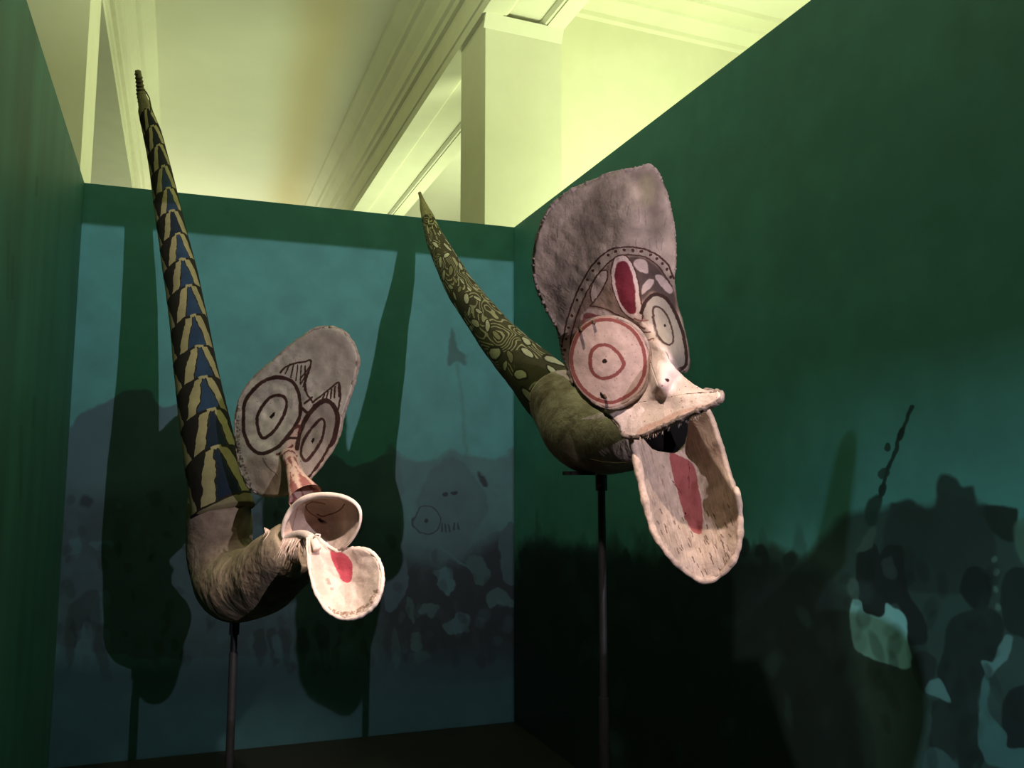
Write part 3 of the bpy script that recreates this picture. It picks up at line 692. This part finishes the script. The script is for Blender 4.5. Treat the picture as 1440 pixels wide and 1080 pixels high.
# lower jaw: arched strap and round paddle
strap = [(399, 757, 2.93, 4), (408, 754, 2.91, 5), (420, 751, 2.87, 5.5), (432, 753, 2.82, 6), (441, 760, 2.78, 6), (446, 772, 2.74, 6)]
sweep('jaw_strap', strap, white_m, M1, 16, 8, lump=.06, seed=6, squash=(.6,))
JAW1 = [(433, 757), (434, 785), (437, 808), (444, 832), (455, 852), (468, 864), (485, 870), (505, 867), (522, 856), (533, 840), (538, 818), (537, 800), (530, 784), (518, 774), (505, 771), (490, 772), (478, 776), (466, 771), (455, 763), (444, 756)]
f_jaw1 = depth_fn([(433, 757, 2.79), (434, 790, 2.74), (445, 832, 2.68), (485, 870, 2.62), (522, 856, 2.58), (538, 818, 2.58), (530, 784, 2.64), (505, 771, 2.70), (478, 776, 2.76), (455, 762, 2.79), (485, 810, 2.74), (500, 830, 2.69), (470, 820, 2.73), (510, 795, 2.69), (455, 800, 2.76)])
jaw1 = sheet('lower_jaw', JAW1, (486, 818), f_jaw1, R1, m1_paint, M1, .016, 120, 20, rough_edge=.35, lump=.012, seed=7)
rod('jaw_rim', edge_path(JAW1, f_jaw1, 0.0, 1.0, 120, off=-.003), [.005 + .003 * random.random() for _ in range(120)], white_m, jaw1, 8)
# frayed bark fringe hanging at the jaw's hinge
def fringe(name, a, b, n, ln, dirn, mat, parent, seed, wd=.0022):
    r = np.random.RandomState(seed); V = []; F = []
    a = np.asarray(a); b = np.asarray(b); dirn = np.asarray(dirn, float)
    for i in range(n):
        p = a + (b - a) * r.rand(); d = dirn + r.normal(0, .28, 3); d /= np.linalg.norm(d); l = ln * r.uniform(.4, 1.1)
        s = np.cross(d, [0.2, 1, 0.1]); s /= np.linalg.norm(s); t_ = np.cross(d, s); k = len(V)
        V += [p + s * wd, p - s * wd * .5 + t_ * wd * .8, p - s * wd * .5 - t_ * wd * .8, p + d * l]
        F += [(k, k + 1, k + 3), (k + 1, k + 2, k + 3), (k + 2, k, k + 3), (k, k + 2, k + 1)]
    o = mesh_obj(name, V, F, mat, parent, smooth=False); o['kind'] = 'stuff'; return o
fr_m = mottled('bark_fibre', (214, 190, 172), .3, 50, .95, 0)
fringe('frayed_fringe', at(397, 758, 2.93), at(425, 756, 2.85), 170, .075, (.05, 0, -1), fr_m, M1, 12)
fringe('frayed_fringe', at(372, 742, 3.0), at(398, 757, 2.94), 120, .05, (.35, -.2, -.8), fr_m, M1, 13)
rod('jaw_tie', [at(x, y, 2.77) for x, y in ((441, 756), (445, 751), (450, 752), (449, 757), (446, 760))], .003, white_m, M1, 6)

# ================================================================== RIGHT MASK
p2 = at(846, 668, 2.72)
M2 = empty('bark_cloth_mask', (float(p2[0]), float(p2[1]), float(p2[2])))
tag(M2, 'tall-crested bark cloth mask with disc eyes, pointed beak, long red-patched tongue and olive leaf-pattern horn', 'mask')
bpy.context.view_layer.update()
# -- horn paint: dark ground with pale leaves and contour lines
h_, w_ = 1500, 900
f_a = fractal(h_, w_, 150, 101, 2); f_b = fractal(h_, w_, 60, 103, 2)
gx = (f_a * 7 + f_b * 1.2) % 1
hc = Canvas(*np.meshgrid((np.arange(w_) + .5) / w_ * 900, (np.arange(h_) + .5)), (64, 58, 38), 6, 30, 9)
ln_ = (np.abs(((f_a * 12 + f_b * 1.5) % 1) - .5) < .16) & (fractal(h_, w_, 170, 107, 2) > .42)
hc.img[ln_] = np.array((150, 144, 112)) / 255
r_ = np.random.RandomState(21)
leaves = []
for k in range(2500):
    y = r_.uniform(40, 1500); x = r_.uniform(0, 900); sz = r_.uniform(26, 66) * (.6 + .5 * y / 1500)
    if any((x - a) ** 2 + ((y - b) * .9) ** 2 < (sz + s_) ** 2 * .85 for a, b, s_ in leaves): continue
    leaves.append((x, y, sz))
for x, y, sz in leaves:
    if r_.rand() < .22: continue
    an = 1.57 + r_.uniform(-.9, .9) + (1.57 if r_.rand() < .2 else 0)
    for dx in (0, -900, 900):
        hc.ell(x + dx, y, sz * 1.12, sz * .62, (36, 33, 20), an, 1, .1)
        hc.ell(x + dx, y, sz * .92, sz * .42, (172, 168, 140) if r_.rand() < .8 else (126, 120, 86), an, 1, .15)
hc.mul(.8 + .35 * fractal(h_, w_, 120, 111, 5))
hc.img[:150] = hc.img[:150] * .3 + np.array((170, 160, 118)) / 255 * .7
horn2_m = painted('horn_leaf_paint', hc.image('horn_leaves'), .85, .6, 60, .004, .2, 20)
H2 = [(590, 271, 5.02, 2.2), (593, 280, 5.00, 3), (596.5, 292, 4.96, 6), (601, 304, 4.90, 8.5), (607, 322, 4.80, 11), (614, 340, 4.68, 14), (628, 368, 4.45, 17), (648, 405, 4.12, 21), (673, 439, 3.84, 24), (700, 474, 3.56, 28), (735, 511, 3.25, 34), (768, 545, 3.02, 41), (792, 568, 2.92, 46)]
sweep('horn', H2, horn2_m, M2, 48, 8, lump=.025, seed=14, vy=False, fine=.0025)
body2_m = mottled('body_cloth_right', (178, 162, 150), .3, 8, .9, .8, 34, .007, c2=(128, 110, 98))
wrinkle(body2_m)
B2 = [(782, 556, 2.95, 43), (800, 578, 2.88, 50), (815, 600, 2.80, 55), (832, 612, 2.72, 54), (852, 620, 2.64, 48), (876, 622, 2.54, 42), (900, 618, 2.46, 38), (920, 612, 2.42, 34)]
sweep('body', B2, body2_m, M2, 56, 9, lump=.05, seed=19, fine=.002)
dark_m = mottled('hollow_dark', (16, 14, 13), .2, 10, .95, 0)

# -- face paint
R2 = (740, 220, 1060, 830)
c = px_canvas(*R2, 4.6, (166, 148, 132), .8, 14, 141)
f1 = fractal(c.h, c.w, 120, 143, 5); f2 = fractal(c.h, c.w, 26, 147, 4)
c.mul(.66 + .62 * f1)
for pts_, al in (([(893, 245), (925, 250), (928, 300), (930, 325), (915, 335), (905, 290)], .5), ([(840, 260), (860, 262), (850, 310), (830, 350), (815, 330)], .35), ([(780, 400), (800, 430), (800, 450), (782, 430), (768, 400)], .4)):
    c.poly(pts_, (86, 74, 64), al, 7)
c.poly([(902, 250), (914, 250), (916, 275), (906, 290), (900, 268)], (140, 138, 96), .45, 7)
for k in range(40):
    x, y = r_.uniform(765, 940), r_.uniform(260, 360); c.line([(x, y), (x + r_.uniform(-4, 4), y + r_.uniform(6, 20))], r_.uniform(.6, 1.6), (92, 80, 72), False, .35)
for k in range(26):
    x, y = 762 + r_.uniform(0, 34), 395 + r_.uniform(0, 40); c.line([(x, y), (x + r_.uniform(2, 8), y + r_.uniform(2, 8))], 1.4, (60, 50, 44), False, .5)
# banded arc of dots, panels, central red almond
arcO = [(790, 520), (791, 492), (797, 460), (808, 425), (822, 395), (838, 370), (858, 353), (880, 348), (903, 350), (922, 359), (937, 372), (945, 390)]
arcI = [(803, 500), (806, 470), (815, 440), (828, 410), (843, 386), (860, 368), (880, 359), (900, 360), (916, 368), (930, 382), (942, 402)]
c.poly([(800, 470), (828, 410), (860, 368), (880, 360), (916, 368), (945, 410), (946, 450), (900, 470), (880, 462), (850, 450), (815, 470)], (118, 92, 82), .75, 2)
c.poly([(884, 362), (905, 364), (930, 384), (944, 410), (946, 445), (930, 425), (915, 412), (904, 424), (896, 410), (890, 385)], (66, 54, 50), .8, 2)
c.line(arcO, 2.2, BROWN); c.line(arcI, 1.8, BROWN)
sa = smooth_pts(arcO, False, 4); sb = smooth_pts(arcI, False, 4)
for k in range(3, 40):
    i = min(int(k * len(sa) / 41), len(sa) - 1); j = min(int(k * len(sb) / 41), len(sb) - 1); m_ = sa[i] * .62 + sb[j] * .38
    if k % 2: c.ell(m_[0], m_[1], 2.1, 2.1, (72, 44, 40), 0, 1, .3)
PALE2 = (178, 158, 148)
c.poly([(836, 428), (833, 412), (838, 395), (848, 382), (855, 382), (854, 395), (846, 412), (838, 428)], PALE2, .95, .7)
c.line([(836, 430), (832, 412), (838, 394), (848, 381), (856, 382), (855, 396), (846, 413), (836, 430)], 1.5, BROWN)
c.poly([(832, 430), (845, 415), (856, 395), (862, 415), (870, 432), (880, 443), (858, 437)], (138, 116, 100), .9, 1)
c.line([(832, 430), (845, 414), (856, 393)], 1.4, BROWN); c.line([(832, 430), (850, 433), (866, 440), (880, 446)], 1.6, BROWN)
c.poly([(818, 446), (830, 434), (850, 436), (868, 444), (872, 450), (850, 444), (825, 450)], PALE2, .9, 1)
c.poly([(822, 446), (826, 440), (836, 441), (848, 444), (830, 447), (820, 455)], (128, 70, 66), .9, .8)
c.poly([(862, 378), (866, 364), (877, 359), (886, 367), (893, 385), (898, 410), (905, 440), (902, 452), (890, 446), (876, 436), (866, 415), (861, 395)], (190, 168, 156), 1, 1)
c.line([(862, 378), (866, 364), (877, 359), (886, 367), (893, 385), (898, 410), (906, 440), (904, 454)], 1.5, BROWN)
c.line([(861, 380), (862, 400), (868, 420), (878, 438), (893, 449)], 1.3, BROWN)
c.poly([(866, 390), (869, 372), (877, 367), (884, 374), (889, 395), (893, 415), (896, 438), (890, 441), (880, 434), (871, 418)], (100, 34, 42), 1, .8)
c.poly([(890, 370), (896, 364), (905, 366), (909, 375), (908, 384), (899, 383), (892, 377)], PALE2, .95, .8)
c.poly([(902, 416), (902, 402), (910, 393), (917, 395), (914, 404), (906, 414)], PALE2, .95, .8)
c.poly([(918, 388), (928, 386), (938, 398), (943, 410), (938, 414), (928, 406)], PALE2, .95, .8)
for q in ([(838, 455), (812, 468), (803, 500), (808, 540)], [(800, 520), (806, 545), (818, 562)]): c.line(q, 1.5, BROWN, False, .8)
# right eye
c.poly([(906, 430), (914, 418), (926, 418), (940, 432), (954, 458), (962, 490), (962, 514), (950, 516), (936, 495), (920, 470), (909, 448)], (150, 140, 126), .95, 1)
c.line([(904, 440), (909, 424), (920, 416), (936, 424), (950, 450), (959, 480), (961, 512), (950, 518)], 4.6, (52, 34, 30), False)
c.line([(917, 446), (917, 434), (925, 434), (935, 446), (942, 466), (943, 482), (937, 487), (929, 481), (921, 464)], 2.4, (66, 50, 44), True)
c.ell(932, 460, 1.4, 2.4, (40, 28, 24), 0, 1, .3)
# nose wrinkles and beak
c.poly([(905, 452), (918, 462), (925, 480), (936, 495), (950, 516), (975, 540), (1016, 550), (1016, 562), (960, 590), (890, 618), (860, 590), (850, 575), (880, 570), (905, 555), (917, 530), (918, 500), (908, 470)], (228, 206, 196), .95, 3)
for q in ([(890, 452), (900, 456), (910, 462)], [(900, 462), (909, 466), (917, 468)], [(906, 474), (914, 478), (922, 478)], [(894, 447), (905, 452), (912, 452)]): c.line(q, 1.8, REDB, False, .8)
c.ell(936, 535.5, 2.3, 2.0, (60, 36, 30), 0, 1, .4); c.ell(922, 551, 3, 1.6, (176, 136, 120), 0, .6, .6)
for k in range(50): c.ell(r_.uniform(880, 1000), r_.uniform(540, 610), r_.uniform(.4, 1.1), r_.uniform(.4, 1.1), (140, 84, 74), 0, .7, .4)
c.poly([(900, 612), (930, 600), (960, 586), (985, 575), (1000, 570), (985, 572), (955, 580), (930, 592), (905, 602)], (196, 150, 132), .6, 1.5)
# tongue
TONG = [(888, 612), (910, 616), (940, 640), (990, 598), (1000, 586), (1016, 618), (1034, 664), (1050, 720), (1050, 775), (1020, 820), (980, 826), (930, 780), (900, 720), (890, 650)]
img_face = c.image('mask_right_paint')
m2_paint = painted('mask_right_bark_cloth', img_face, .85, .8, 50, .005, .18, 20)
c = px_canvas(*R2, 4.6, (200, 178, 160), .8, 14, 241)
fl = fractal(c.h, c.w, 60, 243, 5)
c.mul(.80 + .3 * fl)
for k in range(420):      # grain of the cloth runs down the tongue
    x, y = r_.uniform(895, 1040), r_.uniform(600, 815); L_ = r_.uniform(5, 26); dk = r_.rand() < .6
    c.line([(x, y), (x + L_ * .28, y + L_)], r_.uniform(.5, 1.6), (140, 116, 98) if dk else (226, 206, 190), False, .4)
for k in range(60):
    x, y = r_.uniform(920, 1030), r_.uniform(700, 812); c.line([(x, y), (x + 3, y + r_.uniform(4, 9))], 1.3, (80, 62, 52), False, .7)
c.poly([(940, 636), (950, 640), (972, 652), (980, 668), (984, 694), (989, 726), (988, 751), (978, 752), (970, 745), (960, 720), (950, 688), (943, 662)], (152, 84, 82), 1, .8)
c.ell(964, 723, 1.4, 1.6, (60, 20, 20), 0, 1, .3)
img_t = c.image('tongue_paint'); tongue_m = painted('tongue_bark_cloth', img_t, .85, .9, 45, .006, .16, 20)

FACE2 = [(912, 234), (920, 239), (926, 250), (934, 269), (941, 295), (945.5, 320), (947.5, 345), (947.5, 368), (946, 395), (949, 422), (957, 453), (964, 484), (967, 508), (964, 522), (950, 522), (935, 560), (905, 580), (880, 592), (858, 585), (835, 572), (815, 553), (803, 530), (795, 505), (790, 482), (786.5, 466), (779, 451), (768.5, 432), (759.5, 412), (753, 391), (751.5, 365), (754, 344), (759.5, 324), (768.5, 303), (781.5, 285), (805, 268), (836, 255), (859, 244.5), (893, 239)]
f_face2 = depth_fn([(912, 236, 2.10), (930, 262, 2.13), (946, 330, 2.16), (947, 380, 2.17), (905, 300, 2.07), (860, 250, 2.12), (805, 268, 2.17), (753, 350, 2.25), (760, 412, 2.28), (790, 480, 2.27), (850, 330, 2.12), (815, 390, 2.19), (878, 400, 2.10), (893, 440, 2.10), (880, 360, 2.09), (912, 462, 2.07), (928, 485, 2.01), (940, 510, 2.0), (900, 478, 2.14), (905, 510, 2.15), (897, 545, 2.15), (918, 505, 2.09),
                     (930, 400, 2.17), (945, 430, 2.20), (960, 470, 2.22), (966, 510, 2.22), (950, 520, 2.12), (925, 425, 2.11), (930, 460, 2.08), (857, 510, 2.16), (808, 510, 2.26), (850, 580, 2.20), (880, 590, 2.17), (915, 575, 2.06), (850, 450, 2.16)])
fp2 = sheet('face_plate', FACE2, (865, 425), f_face2, R2, m2_paint, M2, .014, 190, 34, rough_edge=.6, lump=.006, seed=24)
stitch = mottled('stitched_edge', (150, 134, 124), .4, 70, .95, .9, 140, .003)
ep = edge_path(FACE2, f_face2, .55, 1.34, 300, centre=(865, 425), inset=.002)
rod('stitched_rim', ep, [(.006 + .005 * abs(math.sin(i * 1.3)) * random.random()) * (1 if i < 235 else .6) for i in range(300)], stitch, fp2, 8)
# left eye: a separate thick disc tied on with small pegs
R3 = (795, 440, 925, 585)
c = px_canvas(*R3, 7, (178, 154, 144), .8, 14, 341)
c.mul(.86 + .24 * fractal(c.h, c.w, 90, 343, 5))
EO = [(803, 512), (806, 487), (816, 465), (833, 451), (853, 446), (875, 450), (895, 462), (909, 482), (915, 507), (912, 533), (901, 553), (882, 567), (862, 574), (842, 569), (824, 556), (810, 537)]
ec = np.array((858, 510))
def scl(P, s, d=(0, 0)): return [tuple(ec + (np.array(p) - ec) * s + np.array(d)) for p in P]
c.line(scl(EO, .90, (-1, -2)), 5, (122, 66, 62), True, .95)
c.line(scl(EO, .99), 2.5, (150, 112, 100), True, .8)
c.line([(834, 508), (836, 495), (845, 487), (857, 487), (868, 494), (877, 507), (878, 515), (868, 526), (853, 532), (842, 528), (836, 520)], 5, (118, 66, 62), True)
c.ell(853.5, 508, 3.0, 3.0, (38, 24, 22), 0, 1, .25)
c.poly([(847, 551), (850, 553), (854, 559), (852, 561), (848, 557)], (14, 8, 8), 1, .5)
r_ = np.random.RandomState(33)
for k in range(90): c.ell(r_.uniform(810, 905), r_.uniform(455, 565), r_.uniform(.3, .9), r_.uniform(.3, .9), (130, 92, 84), 0, .7, .4)
eye_m = painted('eye_disc_paint', c.image('eye_disc_left'), .85, .6, 60, .003, .12, 20)
f_eye = depth_fn([(803, 512, 2.18), (915, 510, 2.05), (858, 446, 2.09), (858, 574, 2.11), (858, 510, 2.085), (820, 480, 2.14), (895, 545, 2.07)])
eye = sheet('eye_disc', EO, (858, 510), f_eye, R3, eye_m, M2, .022, 100, 16, lump=.003, seed=26)
tag(eye, 'raised round eye disc ringed in red-brown')
rod('disc_rim', edge_path(EO, f_eye, 0, 1, 101, off=-.006), .006, stitch, eye, 8)
peg = mottled('peg_wood', (84, 66, 50), .2, 40, .8, 0)
for (x, y) in ((816, 462), (834, 452), (850, 556)):
    rod('peg', [at(x - 2, y - 2, 2.14), at(x, y, 2.10), at(x + 2, y + 3, 2.075)], .0035, peg, eye, 6)
# beak: flared hood curling over the mouth
BEAK = [(922, 478), (928, 486), (936, 496), (946, 514), (958, 526), (973, 539), (990, 549), (1004, 552), (1013, 552.5), (1014, 559), (1007, 566), (995, 572), (975, 580), (955, 589), (935, 599), (915, 608), (902, 613), (890, 614), (880, 612), (874, 607), (872, 598), (862, 588), (852, 579), (862, 575), (880, 570), (898, 558), (911, 540), (917, 515), (914, 495)]
f_beak = depth_fn([(922, 478, 2.03), (936, 496, 1.985), (958, 526, 1.97), (985, 548, 1.89), (1013, 556, 1.82), (975, 581, 1.87), (940, 597, 1.94), (905, 612, 2.03), (880, 611, 2.09), (858, 584, 2.14), (885, 578, 2.09), (905, 556, 2.07), (913, 540, 2.06), (917, 505, 2.05), (932, 532, 1.955), (928, 541, 1.955), (916, 556, 2.035), (925, 562, 2.02), (945, 565, 1.965), (960, 560, 1.92), (905, 588, 2.05), (925, 520, 1.985), (944, 540, 1.975)])
bk = sheet('beak', BEAK, (935, 560), f_beak, R2, m2_paint, M2, .012, 140, 24, rough_edge=.3, lump=.007, seed=28)
br = edge_path(BEAK, f_beak, .22, .72, 90, off=.004)
rod('beak_rim', br, [.006 + .004 * random.random() for _ in br], stitch, bk, 8)
fringe('frayed_edge', at(900, 613, 2.04), at(985, 577, 1.87), 90, .022, (0, -.1, -1), fr_m, M2, 15, .0014)
# throat: the mouth's shade put into a near-black tube between beak and tongue
sweep('mouth_shade_tube', [(905, 606, 2.5, 36), (925, 604, 2.44, 40), (946, 602, 2.40, 38), (960, 602, 2.37, 28)], dark_m, M2, 32, 6)
# tongue: long scoop with thick rim
TONGUE = [(890, 614), (896, 612), (906, 622), (915, 632), (932, 637), (950, 637), (962, 627), (967, 610), (970, 590), (978, 574), (992, 570), (1001, 586), (1013, 620), (1025, 661), (1037, 697), (1041, 728), (1039, 767), (1029, 791), (1009, 811), (988, 816.5), (964, 803.5), (939, 779), (919, 746), (907, 702), (897, 653)]
f_tongue = depth_fn([(890, 614, 2.13), (897, 653, 2.11), (907, 702, 2.09), (919, 746, 2.08), (939, 779, 2.07), (964, 803, 2.10), (988, 816, 2.11), (1029, 791, 2.08), (1041, 728, 2.07), (1037, 697, 2.09), (1013, 620, 2.16), (993, 580, 2.17), (975, 600, 2.25),
                      (915, 640, 2.21), (925, 690, 2.20), (940, 730, 2.18), (965, 770, 2.14), (1000, 770, 2.12), (1015, 720, 2.15), (1005, 670, 2.21), (985, 640, 2.27), (950, 650, 2.27), (965, 700, 2.23), (930, 636, 2.26)])
tg = sheet('tongue', TONGUE, (968, 710), f_tongue, R2, tongue_m, M2, .012, 150, 26, rough_edge=.3, lump=.012, seed=30)
# far side of the hood, curving back from its profile line
A_ = [(938, 500, 2.0), (946, 514, 1.99), (958, 526, 1.975), (973, 539, 1.95), (990, 549, 1.89), (1004, 553, 1.85), (1010, 558, 1.84)]
V = []; F = []
for k in range(5):
    t = k / 4
    for (x, y, d), (x2, y2, d2) in zip(A_, [(925, 520, 2.2), (930, 535, 2.22), (938, 548, 2.24), (948, 558, 2.24), (960, 566, 2.22), (975, 570, 2.16), (990, 570, 2.0)]):
        V.append(at(x + (x2 - x) * t + 3 * math.sin(math.pi * t), y + (y2 - y) * t, d + (d2 - d) * t))
for k in range(4):
    for i in range(6): F.append((k * 7 + i, k * 7 + i + 1, k * 7 + i + 8, k * 7 + i + 7))
hs = mesh_obj('beak_side', V, F, stitch, M2); hs.modifiers.new('thickness', 'SOLIDIFY').thickness = .008
tr = edge_path(TONGUE, f_tongue, .42, 1.0, 140, off=-.003)
trm = mottled('tongue_rim_cloth', (206, 182, 164), .3, 50, .9, .8, 90, .004)
rod('tongue_rim', tr, [.008 + .005 * max(0, (i - 80) / 60) + .0012 * math.sin(i * .37) + .0008 * math.sin(i * .9) for i in range(140)], trm, tg, 10)
rod('wire_tie', [at(x, y, d) for x, y, d in ((808, 632, 2.66), (815, 640, 2.62), (830, 646, 2.56), (850, 650, 2.48), (872, 651.5, 2.36), (894, 651, 2.10))], .0018, peg, M2, 6)

# ================================================================== ADDED SHADOW CASTER, unseen beside the camera: shaped back from the right wall's shadow
def caster_pt(px, py, r_px, k=.36):
    r = ray(px, py); n = np.array([-DR[1], DR[0], 0.]); t = (n[:2] @ PR - n @ CP) / (n @ r); Wp = CP + r * t
    Lp = np.array(L2); P = Lp + (Wp - Lp) * k
    return P, r_px / FPX * fwd(Wp) * k * .72
p3_, _ = caster_pt(1185, 900, 1)
caster = empty('bark_cloth_mask', tuple(p3_)); tag(caster, 'added mask-like form beyond the right edge, shaped to cast the wall shadow', 'mask')  # added shadow caster, not one of the exhibited masks
bpy.context.view_layer.update()
def tube3(name, st, mat, parent):
    Cn = smooth_pts(st, False, 6); q = [caster_pt(a, b, c_) for a, b, c_ in Cn]
    return rod(name, [p for p, _ in q], [r for _, r in q], mat, parent, 32)
tube3('horn', [(1194, 608, 6), (1192, 620, 13), (1187, 650, 17), (1180, 700, 20), (1170, 750, 24), (1160, 800, 30)], horn2_m, caster)  # horn-like part of the added shadow caster
tube3('body', [(1150, 785, 26), (1120, 840, 40), (1094, 880, 56), (1094, 925, 78), (1150, 975, 120), (1172, 1020, 128), (1172, 1090, 116), (1150, 1150, 70)], body2_m, caster)  # body-like part of the added shadow caster

# ================================================================== STANDS
steel = mottled('dark_steel', (52, 54, 56), .2, 30, .45, .1, 80, .001, spec=.5)
steel.node_tree.nodes['Principled BSDF'].inputs['Metallic'].default_value = .6
def stand(px, py, y, top_plate, label):
    p = at(px, py, y); r = empty('display_stand', (float(p[0]), float(p[1]), 0)); tag(r, label, 'stand', 'steel stands holding the masks')
    bpy.context.view_layer.update()
    def cyl(name, z0, z1, rad, n=24, par=None):
        V = [(p[0] + rad * math.cos(2 * math.pi * i / n), p[1] + rad * math.sin(2 * math.pi * i / n), z) for z in (z0, z1) for i in range(n)]
        F = [(i, (i + 1) % n, n + (i + 1) % n, n + i) for i in range(n)] + [tuple(range(n)), tuple(range(2 * n - 1, n - 1, -1))]
        o = fix_normals(mesh_obj(name, V, F, steel, par or r, smooth=False)); return o
    zt = float(p[2])
    pl = cyl('pole', 0.85, zt + .005, .0125); cyl('lower_tube', 0.012, 0.87, .016); cyl('collar', zt - .05, zt, .019, 24, pl); cyl('base_plate', 0, .014, .2, 40)
    if top_plate:
        a = at(793, 655, y + .04); b = at(835, 666, y)
        base = [(a[0], a[1] - .05), (b[0], b[1] - .05), (b[0], b[1] + .08), (a[0], a[1] + .08)]
        prism_obj('cradle', base, zt + .0, zt + .012, dark_m, r)
    return r
stand(330, 874, 3.36, False, 'slim dark steel pole holding up the left, blue-horned mask')
def caster_stand(p, zt, label):
    r = empty('display_stand', (float(p[0]), float(p[1]), 0)); tag(r, label, 'stand', 'steel stands holding the masks')  # added stand, under the unseen shadow caster only
    bpy.context.view_layer.update()
    for nm, z0, z1, rad in (('pole', .01, zt, .0125), ('base_plate', 0, .014, .2)):
        V = [(p[0] + rad * math.cos(2 * math.pi * i / 24), p[1] + rad * math.sin(2 * math.pi * i / 24), z) for z in (z0, z1) for i in range(24)]
        F = [(i, (i + 1) % 24, 24 + (i + 1) % 24, 24 + i) for i in range(24)] + [tuple(range(24)), tuple(range(47, 23, -1))]
        fix_normals(mesh_obj(nm, V, F, steel, r, smooth=False))
q3, _ = caster_pt(1178, 1080, 1); caster_stand(q3, float(q3[2]), 'added slim dark steel pole beyond the right edge, under the unseen shadow-casting form')
stand(845.5, 668, 2.68, True, 'slim dark steel pole holding up the right, crested mask')
